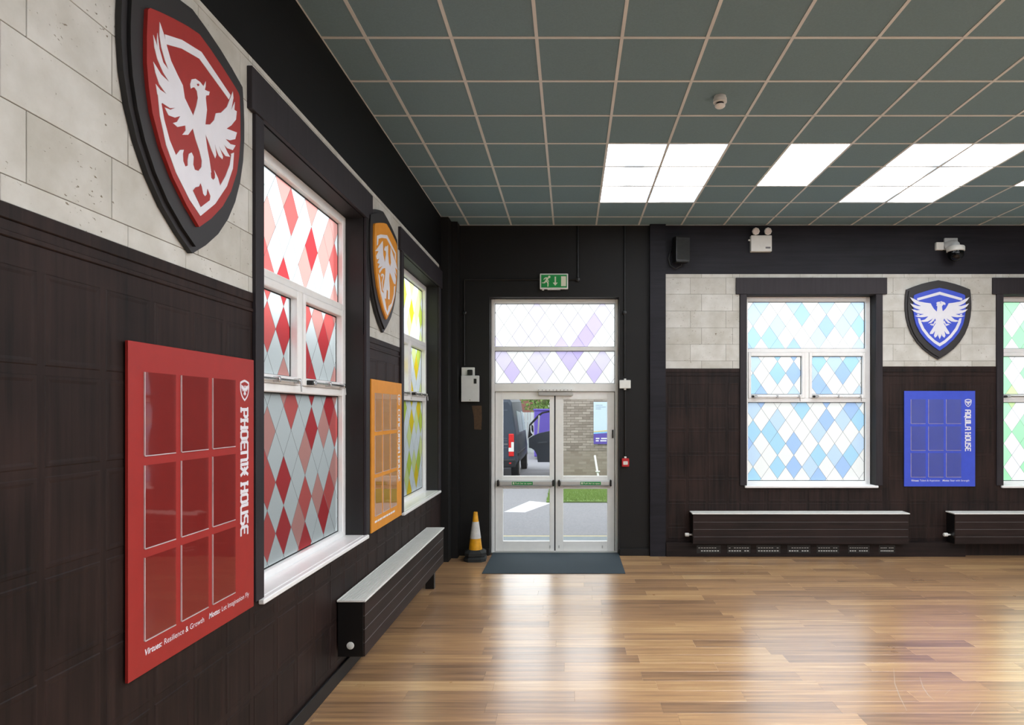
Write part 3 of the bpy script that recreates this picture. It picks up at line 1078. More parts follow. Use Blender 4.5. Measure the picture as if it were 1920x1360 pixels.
for base, nm in ((ix + 3, 'mid'), (ix + 8, 'edge')):
    x0, x1, y0, y1 = xs[base] + 0.012, xs[base + 1] - 0.012, ys[iy] + 0.012, ys[iy + 2] - 0.012
    t = empty('light_panel', ((x0 + x1) / 2, (y0 + y1) / 2, ZC + 0.004),
              {'mid': 'plain white oblong ceiling light between the two cloud-print blocks', 'edge': 'plain white oblong ceiling light cut by the right edge of the view'}[nm], 'ceiling light', 'plain white ceiling lights')
    MB().box(x0, x1, y0, y1, ZC + 0.0045, ZC + 0.012).build('diffuser', M['whitelight'], t)
    MB().box(x0 - 0.008, x1 + 0.008, y0 - 0.008, y1 + 0.008, ZC + 0.0125, ZC + 0.045).build('housing', M['whitepl'], t)
for (i, j) in OFFW:  # unseen panels added to brighten the hall
    x0, x1, y0, y1 = xs[i] + 0.012, xs[i + 1] - 0.012, ys[j] + 0.012, ys[j + 1] - 0.012
    t = empty('sky_light_panel', ((x0 + x1) / 2, (y0 + y1) / 2, ZC + 0.004), 'unseen plain white ceiling light, added to brighten the hall', 'ceiling light', 'added ceiling lights behind the viewpoint')
    MB().box(x0, x1, y0, y1, ZC + 0.0045, ZC + 0.012).build('diffuser', M['whitelight'], t)
    MB().box(x0 - 0.008, x1 + 0.008, y0 - 0.008, y1 + 0.008, ZC + 0.0125, ZC + 0.045).build('housing', M['whitepl'], t)

# ------------------------------------------------------------------ windows
ROWS = {   # colour of each diamond by row; even columns 0,2,.. in odd rows, odd columns -1,1,.. in even rows
    3: {0: 'W', 2: 'L', 4: 'W', 6: 'W', 8: 'C', 10: 'W', 12: 'B'},
    2: {-1: 'W', 1: 'L', 3: 'W', 5: 'L', 7: 'W', 9: 'L', 11: 'W', 13: 'L'},
    1: {0: 'L', 2: 'W', 4: 'W', 6: 'C', 8: 'W', 10: 'W', 12: 'L'},
    0: {-1: 'W', 1: 'W', 3: 'L', 5: 'W', 7: 'W', 9: 'B', 11: 'L', 13: 'C'},
    -1: {0: 'C', 2: 'C', 4: 'W', 6: 'W', 8: 'L', 10: 'W', 12: 'W'},
    -2: {-1: 'B', 1: 'W', 3: 'C', 5: 'B', 7: 'W', 9: 'W', 11: 'W', 13: 'L'},
    -3: {0: 'L', 2: 'W', 4: 'W', 6: 'W', 8: 'C', 10: 'L', 12: 'C'},
    -4: {-1: 'W', 1: 'W', 3: 'C', 5: 'B', 7: 'L', 9: 'W', 11: 'B', 13: 'W'},
    -5: {0: 'C', 2: 'W', 4: 'W', 6: 'W', 8: 'B', 10: 'W', 12: 'W'},
    -6: {-1: 'W', 1: 'B', 3: 'W', 5: 'L', 7: 'W', 9: 'B', 11: 'W', 13: 'L'},
    -7: {0: 'L', 2: 'W', 4: 'W', 6: 'C', 8: 'W', 10: 'W', 12: 'B'},
    -8: {-1: 'W', 1: 'W', 3: 'L', 5: 'W', 7: 'W', 9: 'B', 11: 'L', 13: 'C'},
    -9: {0: 'C', 2: 'C', 4: 'W', 6: 'W', 8: 'L', 10: 'W', 12: 'W'},
    -10: {-1: 'B', 1: 'W', 3: 'C', 5: 'B', 7: 'W', 9: 'W', 11: 'W', 13: 'L'},
    -11: {0: 'L', 2: 'W', 4: 'W', 6: 'W', 8: 'C', 10: 'L', 12: 'C'},
    -12: {-1: 'W', 1: 'W', 3: 'C', 5: 'B', 7: 'L', 9: 'W', 11: 'B', 13: 'W'},
    -13: {0: 'C', 2: 'W', 4: 'W', 6: 'W', 8: 'B', 10: 'W', 12: 'W'},
    -14: {-1: 'W', 1: 'W', 3: 'W', 5: 'W', 7: 'L', 9: 'W', 11: 'W', 13: 'W'},
}


def film_pane(plane, parent, rect, d, uo, vo, hw, hh, rows, hue, name='pane'):
    u0, u1, v0, v1 = rect
    # the pane itself: thin dark gasket rim and the grey lines between the diamonds
    mb = MB()
    r = 0.008
    for a, b, c, e in ((u0, u1, v0, v0 + r), (u0, u1, v1 - r, v1), (u0, u0 + r, v0 + r, v1 - r), (u1 - r, u1, v0 + r, v1 - r)):
        mb.pbox(plane, a, b, c, e, d, d + 0.004, 1)
    L = math.hypot(hw, hh)
    nx, ny = hh / L * 0.0020, hw / L * 0.0020
    for s in (1, -1):
        for k in range(-60, 60):
            # line through (uo + k*hw*... ) with slope s*hh/hw
            cu, cv = uo + 2 * k * hw, vo
            t = 40
            a, b = (cu - t * hw, cv - s * t * hh), (cu + t * hw, cv + s * t * hh)
            poly = [(a[0] - nx, a[1] + s * ny), (b[0] - nx, b[1] + s * ny), (b[0] + nx, b[1] - s * ny), (a[0] + nx, a[1] - s * ny)]
            q = clip_poly(poly, u0, u1, v0, v1)
            if len(q) > 2 and area(q) > 1e-6:
                mb.quad([PT(plane, x_, y_, d + 0.0008) for x_, y_ in q], 0)
    p = mb.build(name, [M['lead'], M['gasket']], parent)
    for j in rows:
        for i in range(-3, 18):
            if (i + j) % 2 == 0: continue
            cu, cv = uo + i * hw, vo + j * hh
            q = clip_poly([(cu - hw, cv), (cu, cv - hh), (cu + hw, cv), (cu, cv + hh)], u0, u1, v0, v1)
            if len(q) < 3 or area(q) < 2e-5: continue
            c = rows[j].get(i, 'W')
            m2 = MB()
            m2.quad([PT(plane, x_, y_, d) for x_, y_ in q])
            m2.build('diamond', FM[(hue, c)], p)


def frame_bars(mb, plane, rects, d0, d1, bev):
    for (u0, u1, v0, v1) in rects:
        mb.pbbox(plane, u0, u1, v0, v1, d0, d1, bev)


def make_window(n, plane, u0, hue, label):
    u1 = u0 + WW
    o = PT(plane, (u0 + u1) / 2, WV0, -0.2)
    wn = empty('window_%d' % n, o, label, None, None, 'structure')
    st = 0.065
    mb = MB()
    frame_bars(mb, plane, [(u0, u0 + st, WV0, WV1), (u1 - st, u1, WV0, WV1), (u0 + st, u1 - st, WV1 - 0.07, WV1), (u0 + st, u1 - st, WV0, WV0 + 0.055),
                           (u0 + st, u1 - st, 2.90, 2.955), (u0 + st, u1 - st, 2.18, 2.235)], -0.235, -0.155, 0.006)
    mid = (u0 + u1) / 2
    frame_bars(mb, plane, [(mid - 0.03, mid + 0.03, 2.235, 2.90)], -0.235, -0.155, 0.006)
    mb.build('frame', M['upvc'], wn)
    for a, b in ((u0 + st, mid - 0.03), (mid + 0.03, u1 - st)):
        cb = MB()
        frame_bars(cb, plane, [(a + 0.002, a + 0.042, 2.237, 2.898), (b - 0.042, b - 0.002, 2.237, 2.898), (a + 0.042, b - 0.042, 2.845, 2.898), (a + 0.042, b - 0.042, 2.237, 2.292)], -0.225, -0.145, 0.005)
        cs = cb.build('casement', M['upvc'], wn)
        # opener rod with brackets below the casement
        hb = MB()
        p0, p1 = PT(plane, a + 0.10, 2.262, -0.115), PT(plane, b - 0.10, 2.262, -0.115)
        hb.tube([p0, p1], 0.009, 8)
        for uu in (a + 0.10, (a + b) / 2, b - 0.10):
            hb.pbbox(plane, uu - 0.012, uu + 0.012, 2.243, 2.28, -0.145, -0.10, 0.003)
        hb.pbbox(plane, a + 0.07, a + 0.125, 2.247, 2.277, -0.13, -0.098, 0.004)
        hb.tube([PT(plane, b - 0.09, 2.262, -0.105), PT(plane, b - 0.088, 2.19, -0.10)], 0.005, 6)
        hb.build('opener_rod', M['chrome'], wn)
        bk = MB().pbbox(plane, a + 0.045, a + 0.068, 2.245, 2.279, -0.144, -0.098, 0.003)
        bk.build('opener_clip', M['blackpl'], wn)
    rows = ROWS
    uo, vo, hw, hh = u0 + 0.148, 3.283, 0.1185, 0.1702
    for rect in ((u0 + st, u1 - st, 2.955, WV1 - 0.07), (u0 + st + 0.042, mid - 0.072, 2.292, 2.845), (mid + 0.072, u1 - st - 0.042, 2.292, 2.845), (u0 + st, u1 - st, WV0 + 0.055, 2.18)):
        film_pane(plane, wn, rect, -0.2, uo, vo, hw, hh, rows, hue)
    MB().pbbox(plane, u0 + 0.001, u1 - 0.001, WV0, WV0 + 0.012, -0.154, 0.0, 0.003).pbbox(plane, u0 - 0.03, u1 + 0.03, WV0 - 0.022, WV0 + 0.010, 0.0, 0.038, 0.006).build('sill', M['upvc'], wn)
    # charcoal surround
    tr = empty('trim_%d' % n, PT(plane, (u0 + u1) / 2, WV0, 0), 'charcoal wooden surround around the %s window' % label.split(' diamond')[0].split('with ')[-1], None, None, 'structure')
    MB().pbbox(plane, u0 - 0.155, min(u1 + 0.155, 8.72) if plane == 'L' else u1 + 0.155, WV1 + 0.004, 3.943, -0.001, 0.03, 0.003).build('lintel', M['trimwood'], tr)
    for a, b in ((u0 - 0.095, u0), (u1, u1 + 0.095)):
        MB().pbbox(plane, a, b, WV0 + 0.011, WV1 + 0.003, -0.001, 0.022, 0.003).build('jamb', M['trimwood'], tr)
    return wn


make_window(1, 'L', LWIN[0], 'red', 'tall white window with red and white diamond film, nearest the viewer')
make_window(2, 'L', LWIN[1], 'yellow', 'tall white window with yellow and green diamond film by the corner')
make_window(3, 'B', BWIN[0], 'blue', 'tall white window with pale blue diamond film on the back wall')
make_window(4, 'B', BWIN[1], 'green', 'tall white window with pale green diamond film at the right edge')

# ------------------------------------------------------------------ double door
DY = 9.36
k = DY / F
dr = empty('door_1', (-0.23, DY, 0), 'white framed glazed double door with two film panes above', None, None, 'structure')


def sb(x0, x1, z0, z1, y0, y1, b=0.004, mb=None, mat=0):
    mb = mb or MB()
    return mb.bbox(x0, x1, y0, y1, z0, z1, b, mat)


fx0, fx1 = DOOR[0] + 0.002, DOOR[1] - 0.002
mb = MB()
for (a, b, c, e) in ((fx0, -1.105, 0, 3.672), (0.643, fx1, 0, 3.672), (-1.105, 0.643, 3.615, 3.672), (-1.105, 0.643, 2.925, 2.985), (-1.105, 0.643, 2.335, 2.45)):
    sb(a, b, c, e, 9.30, 9.41, 0.006, mb)
mb.build('frame', M['alu'], dr)
MB().box(fx0, fx1, 9.29, 9.43, 0.0, 0.012).build('threshold', M['steel'], dr)
vrows = {
    4: {}, 3: {10: 'L'},
    2: {9: 'L', 13: 'C'}, 1: {12: 'W', 10: 'W'}, 0: {13: 'L', 5: 'L'},
    -1: {8: 'L', 10: 'L', 12: 'C'}, -2: {3: 'L', 5: 'L', 11: 'B', 9: 'W'},
    -3: {0: 'L', 4: 'W', 8: 'C', 6: 'L'}, -4: {1: 'L', 3: 'W', 9: 'C', 5: 'L', 13: 'L', 11: 'W'}, -5: {2: 'C', 6: 'L', 12: 'C', 8: 'W'}, -6: {}, -7: {},
}
vrows[-3].update({10: 'B', 2: 'W'})
vo = CH - (550 + 265 / 7.158 - VY) * 9.37 / F
uo = (910 + 1232 / 7.158 - VX) * 9.37 / F - 9 * 0.1185
# node parity: vertex at column 9 on the first row
for rect in ((-1.105, 0.643, 2.985, 3.615), (-1.105, 0.643, 2.45, 2.925)):
    film_pane('B', dr, rect, -0.225, uo - 0.1185, vo, 0.1195, 0.172, vrows, 'violet', 'transom_pane')


def leaf(x0, x1, gx0, gx1, name, bx0, bx1, sx0, sx1):
    mb = MB()
    zt, zb = 2.33, 0.015
    for (a, b, c, e) in ((x0, gx0, zb, zt), (gx1, x1, zb, zt), (gx0, gx1, 2.22, zt), (gx0, gx1, 0.921, 1.108), (gx0, gx1, zb, 0.161)):
        sb(a, b, c, e, DY - 0.02, DY + 0.03, 0.004, mb)
    lf = mb.build('door_leaf', M['alu'], dr)
    for c, e in ((1.108, 2.22), (0.161, 0.921)):
        MB().box(gx0, gx1, DY + 0.002, DY + 0.008, c, e).build('glass_pane', M['glass'], lf)
    mb = MB()
    sb(bx0 + 0.02, bx1 - 0.02, 0.972, 1.05, DY - 0.105, DY - 0.045, 0.018, mb, 0)
    sb(bx0, bx0 + 0.022, 0.966, 1.056, DY - 0.108, DY - 0.021, 0.006, mb, 1)
    sb(bx1 - 0.022, bx1, 0.966, 1.056, DY - 0.108, DY - 0.021, 0.006, mb, 1)
    mb.box(bx0 + 0.02, bx1 - 0.02, DY - 0.045, DY - 0.021, 0.985, 1.04, 0)
    mb.build('push_bar', [M['steel'], M['blackpl']], lf)
    mb = MB()
    mb.box(sx0, sx1, DY - 0.1065, DY - 0.1055, 0.988, 1.034, 0)
    add_text(mb, 'S', 'Push bar to open', 0.036, sx0 + 0.045, 1.000, DY - 0.1072, 1, 0.0004, width=(sx1 - sx0) - 0.06)
    mb.box(sx0 + 0.012, sx0 + 0.034, DY - 0.1074, DY - 0.1066, 0.998, 1.026, 1)
    mb.build('push_bar_sticker', [M['green_sign'], M['cream']], lf)
    return lf


l1 = leaf(-1.096, -0.240, -0.982, -0.306, 'left', -1.06, -0.24, -0.845, -0.545)
l2 = leaf(-0.220, 0.634, -0.107, 0.532, 'right', -0.178, 0.59, 0.14, 0.435)
mb = MB()
sb(-0.239, -0.221, 0.02, 2.328, DY - 0.004, DY + 0.012, 0.001, mb)
mb.build('meeting_gap_shade', M['gasket'], dr)  # solid dark strip painted in for the shaded gap between the leaves
for a_, b_, c_, e_ in ((-1.105, -1.0965, 0.015, 2.335), (0.6345, 0.643, 0.015, 2.335), (-1.0965, 0.6345, 2.3305, 2.3349)):
    MB().box(a_, b_, DY + 0.004, DY + 0.02, c_, e_).build('gap_shade_strip', M['gasket'], dr)  # dark strips paint the shadow line around the leaves
for xx in (-0.30, -0.17, 0.46):
    MB().box(xx - 0.008, xx + 0.008, DY - 0.024, DY - 0.02, 0.06, 0.10).build('flush_bolt', M['steel'], dr)
# holding magnet / closer on the door head
mb = MB()
sb(-0.475, -0.21, 2.338, 2.368, 9.255, 9.3, 0.004, mb, 0)
sb(-0.205, 0.04, 2.338, 2.368, 9.255, 9.3, 0.004, mb, 0)
sb(-0.465, 0.035, 2.275, 2.330, DY - 0.075, DY - 0.022, 0.006, mb, 1)
for i in range(10):
    x = -0.46 + i * 0.052
    mb.lathe((x, 9.255, 2.353), [(0.006, 0), (0.006, 0.003)], 8, 2, 'y', -1)
mb.build('door_closer', [M['alu'], M['steel'], M['blackpl']], dr)
MB().bbox(0.60, 0.622, DY - 0.05, DY - 0.021, 1.66, 1.78, 0.003).build('door_stop', M['blackpl'], dr)

# ------------------------------------------------------------------ shields
def bz(x, y): return bpx(1690 + x / 7.557, 510 + y / 7.557, 0.05)


BC = bz(538, 676)[0]
half_outer = [(538, 113), (420, 135), (300, 165), (190, 202), (85, 245), (74, 330), (68, 430), (68, 520), (80, 640), (110, 760), (160, 880), (230, 990), (320, 1090), (430, 1175), (538, 1240)]
half_plate = [(538, 228), (450, 245), (350, 272), (250, 303), (190, 325), (177, 340), (170, 450), (170, 560), (182, 650), (205, 745), (262, 860), (340, 960), (440, 1050), (538, 1118)]


def sym(half, k=1.0):
    pts = [bz(*p) for p in half]
    rel = [(p[0] - BC, p[1]) for p in pts]
    out = rel + [(-a, b) for a, b in rel[-2:0:-1]]
    return out


OUT, PLA = sym(half_outer), sym(half_plate)
cv = (max(p[1] for p in OUT) + min(p[1] for p in OUT)) / 2
INS = [(p[0] * 0.935, cv + (p[1] - cv) * 0.945) for p in OUT]


def shield(plane, uc, colour, label, polys, patches, vs=0.0):
    o = PT(plane, uc, min(p[1] for p in OUT), 0)
    s = empty('house_shield', o, label, 'shield', 'crest shields on the stone bands')
    MB().prism(plane, [(uc + a, b) for a, b in OUT], 0.003, 0.026, 0, 1).build('back_board', [M['shield_dark'], M['shield_edge']], s)
    MB().prism(plane, [(uc + a, b) for a, b in INS], 0.026, 0.042, 0, 1).build('front_board', [M['shield_dark'], M['shield_edge']], s)
    MB().prism(plane, [(uc + a, b) for a, b in PLA], 0.042, 0.058, 0, 0).build('coloured_plate', colour, s)
    mb = MB()
    for i_, p in enumerate(polys): mb.prism(plane, p, 0.0581, 0.0602 + 0.00005 * i_)
    e = mb.build('bird_emblem', M['white_print'], s)
    e['label'] = 'white bird emblem'
    if patches:
        for p in patches: MB().prism(plane, p, 0.0616, 0.0622).build('emblem_cutout', colour, s)
    return s


# blue eagle
wing = [(497, 565), (455, 525), (428, 482), (412, 448), (330, 437), (245, 421), (178, 387), (118, 360), (150, 410), (195, 450), (245, 474), (278, 485), (235, 486), (180, 470), (122, 448), (155, 494), (200, 520), (240, 533), (264, 541),
        (215, 546), (140, 528), (170, 560), (215, 584), (270, 596), (315, 599), (262, 615), (185, 624), (228, 640), (290, 645), (345, 638), (378, 632), (330, 676), (258, 697), (310, 712), (372, 704), (420, 675), (444, 655),
        (418, 692), (372, 731), (420, 724), (456, 690), (474, 660), (484, 690), (470, 722), (500, 735), (538, 740), (538, 560)]
tail = [[(500, 700), (430, 815), (403, 856), (400, 882), (440, 880), (500, 800), (538, 700)], [(515, 720), (470, 850), (457, 905), (472, 935), (500, 912), (525, 850), (538, 720)], [(538, 720), (516, 850), (514, 900), (538, 955), (562, 900), (560, 850)]]
claw = [[(470, 690), (452, 735), (438, 745), (455, 752), (480, 720)], [(440, 738), (405, 738), (402, 756), (415, 748), (425, 768), (432, 752), (448, 772), (456, 756), (450, 742)]]
head = [(497, 570), (506, 490), (490, 482), (497, 462), (490, 440), (508, 428), (545, 424), (565, 417), (575, 425), (600, 430), (618, 446), (620, 462), (612, 474), (600, 462), (586, 470), (570, 488), (574, 530), (585, 570)]
band = [[(218, 382), (228, 372), (538, 283), (848, 372), (858, 382), (858, 395), (845, 407), (538, 325), (235, 407), (220, 398)]]
vleft = [[(228, 655), (240, 720), (285, 820), (370, 930), (460, 1010), (538, 1058), (538, 1012), (470, 970), (390, 895), (318, 800), (278, 715), (262, 662)], [(218, 602), (228, 596), (258, 604), (240, 615), (222, 612)]]
E = []
for p in [wing] + tail + claw + vleft:
    E.append(p)
    E.append([(1076 - x, y) for x, y in p])
E += [head] + band
EAGLE = [[bz(x, y) for x, y in p] for p in E]
EYE = [[bz(x, y) for x, y in ((535, 441), (548, 436), (565, 442), (548, 446))]]
shield('B', BC, M['blue'], 'dark shield with a blue field and spread-winged white eagle on the back wall', EAGLE, EYE)


# red phoenix
def rz(x, y): return lpx(220 + x / 2.7214, y / 2.72, 0.0605)


RC = (rz(160, 330)[0] + rz(627, 560)[0]) / 2 + 0.0
ph = [
    [(392, 640), (388, 590), (345, 500), (335, 435), (310, 385), (275, 310), (255, 240), (237, 170), (217, 112), (216, 180), (225, 240), (245, 310), (262, 355), (235, 318), (216, 250), (206, 168), (203, 205), (206, 240), (185, 178), (190, 240), (205, 300), (235, 370), (265, 418), (225, 380), (185, 315), (195, 370), (215, 430), (240, 465), (252, 480), (220, 458), (197, 428), (205, 480), (230, 525), (270, 552), (297, 550), (272, 560), (243, 548), (262, 588), (295, 600), (322, 592), (305, 622), (285, 628), (308, 648), (348, 640), (350, 665), (333, 688), (362, 688), (386, 655)],
    [(386, 655), (388, 590), (404, 540), (412, 500), (407, 465), (395, 446), (386, 446), (376, 452), (373, 430), (380, 405), (400, 402), (423, 418), (440, 440), (452, 415), (451, 440), (447, 458), (460, 464), (472, 468), (468, 486), (454, 487), (452, 500), (458, 560), (450, 635), (475, 635), (495, 612), (503, 578), (530, 575), (560, 545), (590, 467), (593, 500), (582, 560), (600, 520), (598, 560), (610, 568), (606, 610), (582, 640), (558, 656), (590, 668), (611, 676), (602, 710), (575, 716), (552, 708), (578, 735), (604, 742), (590, 766), (562, 756), (545, 738), (562, 776), (576, 800), (553, 796), (530, 765), (519, 745), (540, 800), (537, 813), (519, 796), (505, 760), (498, 735), (506, 790), (500, 808), (480, 762), (463, 715), (450, 685), (460, 760), (470, 810), (480, 880), (430, 870), (432, 820), (420, 770), (400, 710)],
    [(300, 792), (320, 765), (340, 764), (335, 785), (337, 822), (348, 850), (360, 845), (360, 815), (366, 785), (380, 778), (390, 800), (388, 840), (396, 866), (415, 872), (430, 852), (432, 820), (470, 810), (476, 870), (480, 908), (490, 918), (499, 908), (500, 888), (495, 868), (515, 910), (525, 948), (552, 900), (575, 840), (582, 792), (580, 785), (596, 779), (590, 860), (560, 950), (500, 1040), (425, 1102), (370, 1020), (300, 880), (250, 740), (218, 590), (207, 475), (220, 505), (232, 520), (226, 530), (240, 610), (268, 715)],
    [(243, 175), (330, 203), (430, 265), (578, 485), (570, 508), (420, 300), (330, 248), (248, 225)],
]
PHX = [[rz(x, y) for x, y in p] for p in ph]
PCUTS = [[rz(x, y) for x, y in p] for p in ([(385, 972), (398, 956), (416, 952), (423, 935), (430, 955), (436, 988), (446, 1002), (456, 992), (459, 964), (473, 1000), (470, 1022), (425, 1056)], [(404, 430), (412, 426), (418, 434), (410, 440)])]
shield('L', RC, M['red'], 'large dark shield with a red field and rising white phoenix', PHX, PCUTS)


# orange griffin
def oz(x, y): return lpx(690 + x / 5.443, 390 + y / 5.44, 0.0605)


OC = (oz(76, 330)[0] + oz(298, 480)[0]) / 2
og = [
    [(152, 335), (128, 368), (75, 440), (110, 440), (84, 490), (92, 527), (116, 516), (95, 562), (122, 572), (104, 602), (108, 615), (150, 590), (114, 640), (118, 668), (148, 622), (180, 610), (174, 560), (157, 480)],
    [(176, 600), (172, 560), (186, 470), (182, 440), (168, 434), (168, 415), (180, 388), (190, 395), (206, 378), (206, 470), (213, 560), (226, 600), (236, 560), (230, 480), (233, 400), (262, 500), (286, 560), (300, 632), (277, 606), (292, 690), (270, 648), (286, 730), (280, 782), (264, 770), (236, 690), (222, 655), (216, 720), (223, 820), (221, 935), (206, 930), (206, 845), (192, 832), (186, 928), (168, 920), (158, 830), (174, 720), (180, 650)],
    [(131, 690), (140, 672), (155, 670), (166, 690), (162, 715), (150, 755), (152, 815), (160, 850), (150, 840), (142, 760), (155, 712), (154, 690), (145, 688), (142, 705)],
    [(92, 285), (130, 270), (196, 278), (286, 462), (284, 548), (274, 500), (276, 472), (190, 312), (140, 305), (108, 315), (104, 370), (92, 385)],
    [(106, 672), (118, 690), (124, 740), (140, 850), (160, 870), (170, 920), (190, 1035), (200, 1060), (214, 1000), (240, 975), (264, 880), (266, 805), (278, 795), (274, 890), (246, 1000), (200, 1100), (170, 1030), (128, 860)],
]
GRF = [[oz(x, y) for x, y in p] for p in og]
OCUT = [[oz(x, y) for x, y in ((196, 850), (200, 850), (199, 1020), (196, 1010))]]
shield('L', OC, M['orange'], 'dark shield with an orange field and white griffin between the side windows', GRF, OCUT)


# ------------------------------------------------------------------ notice boards
def mini_shield(mb, plane, uc, vc, h, d, mat, cut):
    k = h / (max(p[1] for p in OUT) - min(p[1] for p in OUT))
    mb.quad([PT(plane, uc + a * k, vc + (b - cv) * k, d) for a, b in OUT], mat)
    k2 = k * 0.80
    mb.quad([PT(plane, uc + a * k2, vc + (b - cv) * k2, d + 0.0004) for a, b in OUT], cut)
    for i_, p in enumerate(EAGLE[:8] + [EAGLE[-2]]):
        mb.quad([PT(plane, uc + (a - BC) * k * 1.02, vc + (b - cv) * k * 1.02, d + 0.0008 + 0.00003 * i_) for a, b in p], mat)


def board(plane, u0, colour, label, title, motto, curl=0):
    v1, v0 = 2.337, 0.983
    W_ = 1.005
    b = empty('notice_board', PT(plane, u0 + W_ / 2, v0, 0.012), label, 'notice board', 'house notice boards')
    MB().pbbox(plane, u0, u0 + W_, v0, v1, 0.008, 0.021, 0.001).build('panel', colour, b)
    for r, (a, c) in enumerate(((0.1195, 0.4617), (0.502, 0.842), (0.88, 1.22))):
        for (p, q) in ((0.095, 0.30), (0.343, 0.555), (0.595, 0.804)):
            pk = MB().pbox(plane, u0 + p, u0 + q, v1 - c, v1 - a, 0.0235, 0.0262).build('document_pocket', M['acrylic'], b)
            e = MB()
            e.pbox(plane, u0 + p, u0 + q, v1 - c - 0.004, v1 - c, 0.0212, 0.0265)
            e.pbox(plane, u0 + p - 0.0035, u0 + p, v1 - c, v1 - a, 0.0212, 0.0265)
            e.build('pocket_edge_glint', M['edge_glint'], pk)
    mb = MB()
    mini_shield(mb, plane, u0 + 0.905, v1 - 0.17, 0.115, 0.0215, 0, 1)
    mb.build('crest', [M['white_print'], colour], b)
    mb = MB()
    house_lettering(mb, plane, title, u0 + 0.902, v1 - 0.272, v1 - 0.272 - 0.0385 * len(title) * (1.26 if 'PHOENIX' not in title else 1.34), 0.07, 0.0216)
    mb.build('title_lettering', M['white_print'], b)
    u = u0 + 0.095
    if motto:
        for s, bold, gap in motto:
            mb = MB()
            u = add_text(mb, plane, s, 0.036, u, v1 - 1.282, 0.0216, 0, 0.0008 if bold else 0.0, None, 0.2 if bold else 0.0) + gap
            mb.build('motto_lettering', M['white_print'], b)
    else:
        mb = MB()
        for i in range(9):      # print too small to read
            ww = (0.075, 0.05, 0.06, 0.02, 0.09, 0.07, 0.05, 0.06, 0.08)[i]
            mb.pbox(plane, u, u + ww, v1 - 1.282, v1 - 1.264, 0.0211, 0.0216)
            u += ww + 0.012
        tag(mb.build('motto_lettering', M['white_print'], b), kind='stuff')
    return b


board('L', 2.535, M['red'], 'red notice board with nine clear pockets and white PHOENIX HOUSE lettering', 'PHOENIX HOUSE', [('Virtues:', 1, 0.012), ('Resilience & Growth', 0, 0.04), ('Motto:', 1, 0.012), ('Let Imagination Fly', 0, 0)])
board('L', 5.632, M['orange'], 'orange notice board with nine clear pockets and white CONCORDIA HOUSE lettering', 'CONCORDIA HOUSE', None)
board('B', 4.728, M['blue'], 'blue notice board with nine clear pockets and white AQUILA HOUSE lettering', 'AQUILA HOUSE', [('Virtues:', 1, 0.01), ('Talent & Aspiration', 0, 0.035), ('Motto:', 1, 0.01), ('Soar with Strength', 0, 0)])


# ------------------------------------------------------------------ radiators
def radiator(plane, u0, label, wood, near_knob):
    L_ = 2.995
    u1 = u0 + L_
    v0, v1, dd = 0.205, 0.635, 0.216
    r = empty('radiator', PT(plane, (u0 + u1) / 2, v0, 0.1), label, 'radiator', 'long low radiators')
    for a in (u0, u1 - 0.012):
        MB().pbbox(plane, a, a + 0.012, v0, v1 - 0.02, 0.012, dd - 0.012, 0.002).build('end_panel', M['raddark'], r)
    n = 4
    h = (v1 - 0.022 - v0) / n
    for i in range(n):
        MB().pbbox(plane, u0 + 0.001, u1 - 0.001, v0 + i * h + 0.0025, v0 + (i + 1) * h - 0.0025, dd - 0.012, dd, 0.0015).build('front_board', wood, r)
    mb = MB()
    for i in range(1, n):
        mb.pbox(plane, u0 + 0.01, u1 - 0.01, v0 + i * h - 0.0016, v0 + i * h + 0.0016, dd - 0.011, dd - 0.0012)
    mb.build('groove_strip', M['groove'], r)
    MB().pbox(plane, u0 + 0.013, u1 - 0.013, v0 + 0.02, v1 - 0.07, 0.03, dd - 0.02).build('heater_core', M['raddark'], r)
    mb = MB()
    mb.pbbox(plane, u0 - 0.012, u1 + 0.012, v1 - 0.016, v1, dd - 0.006, dd + 0.010, 0.004)
    mb.pbbox(plane, u0 - 0.012, u1 + 0.012, v1 - 0.016, v1, 0.008, 0.020, 0.003)
    mb.pbbox(plane, u0 - 0.012, u0 + 0.006, v1 - 0.016, v1, 0.020, dd - 0.006, 0.003)
    mb.pbbox(plane, u1 - 0.006, u1 + 0.012, v1 - 0.016, v1, 0.020, dd - 0.006, 0.003)
    ns = 12
    for i in range(ns):
        a = 0.022 + (dd - 0.030) * (i + 0.2) / ns
        mb.pbox(plane, u0 + 0.006, u1 - 0.006, v1 - 0.014, v1 - 0.001, a, a + (dd - 0.03) / ns * 0.62)
    mb.build('top_grille', M['radwhite'], r)
    for a in ((u1 - 0.42,) if plane == 'L' else (u0 + 0.3, u1 - 0.42)):
        MB().pbox(plane, a, a + 0.07, 0.0, v0, 0.09, 0.19).build('foot', M['raddark'], r) if plane == 'L' else MB().pbox(plane, a, a + 0.05, 0.232, v0 + 0.1, 0.012, 0.03).build('bracket', M['raddark'], r)
    if plane == 'L':
        MB().lathe(PT(plane, u0 - 0.0005, v0 + 0.085, 0.108), [(0.028, 0.0), (0.028, 0.004), (0.024, 0.006)], 24, 0, 'y', -1).build('blanking_cap', M['whitepl'], r)
    else:
        mb = MB()
        mb.lathe(PT(plane, u0 - 0.0005 - 0.09, v0 + 0.11, 0.10), [(0.022, 0.0), (0.026, 0.008), (0.026, 0.05), (0.018, 0.058), (0.012, 0.065), (0.012, 0.09)], 20, 0, 'x', 1)
        mb.build('thermostat_valve', M['whitepl'], r)
        mb = MB()
        mb.lathe(PT(plane, u1 + 0.0005, v0 + 0.11, 0.10), [(0.012, 0.0), (0.012, 0.01), (0.024, 0.014), (0.024, 0.035), (0.018, 0.042)], 20, 0, 'x', 1)
        mb.build('valve_cap', M['whitepl'], r)
    return r


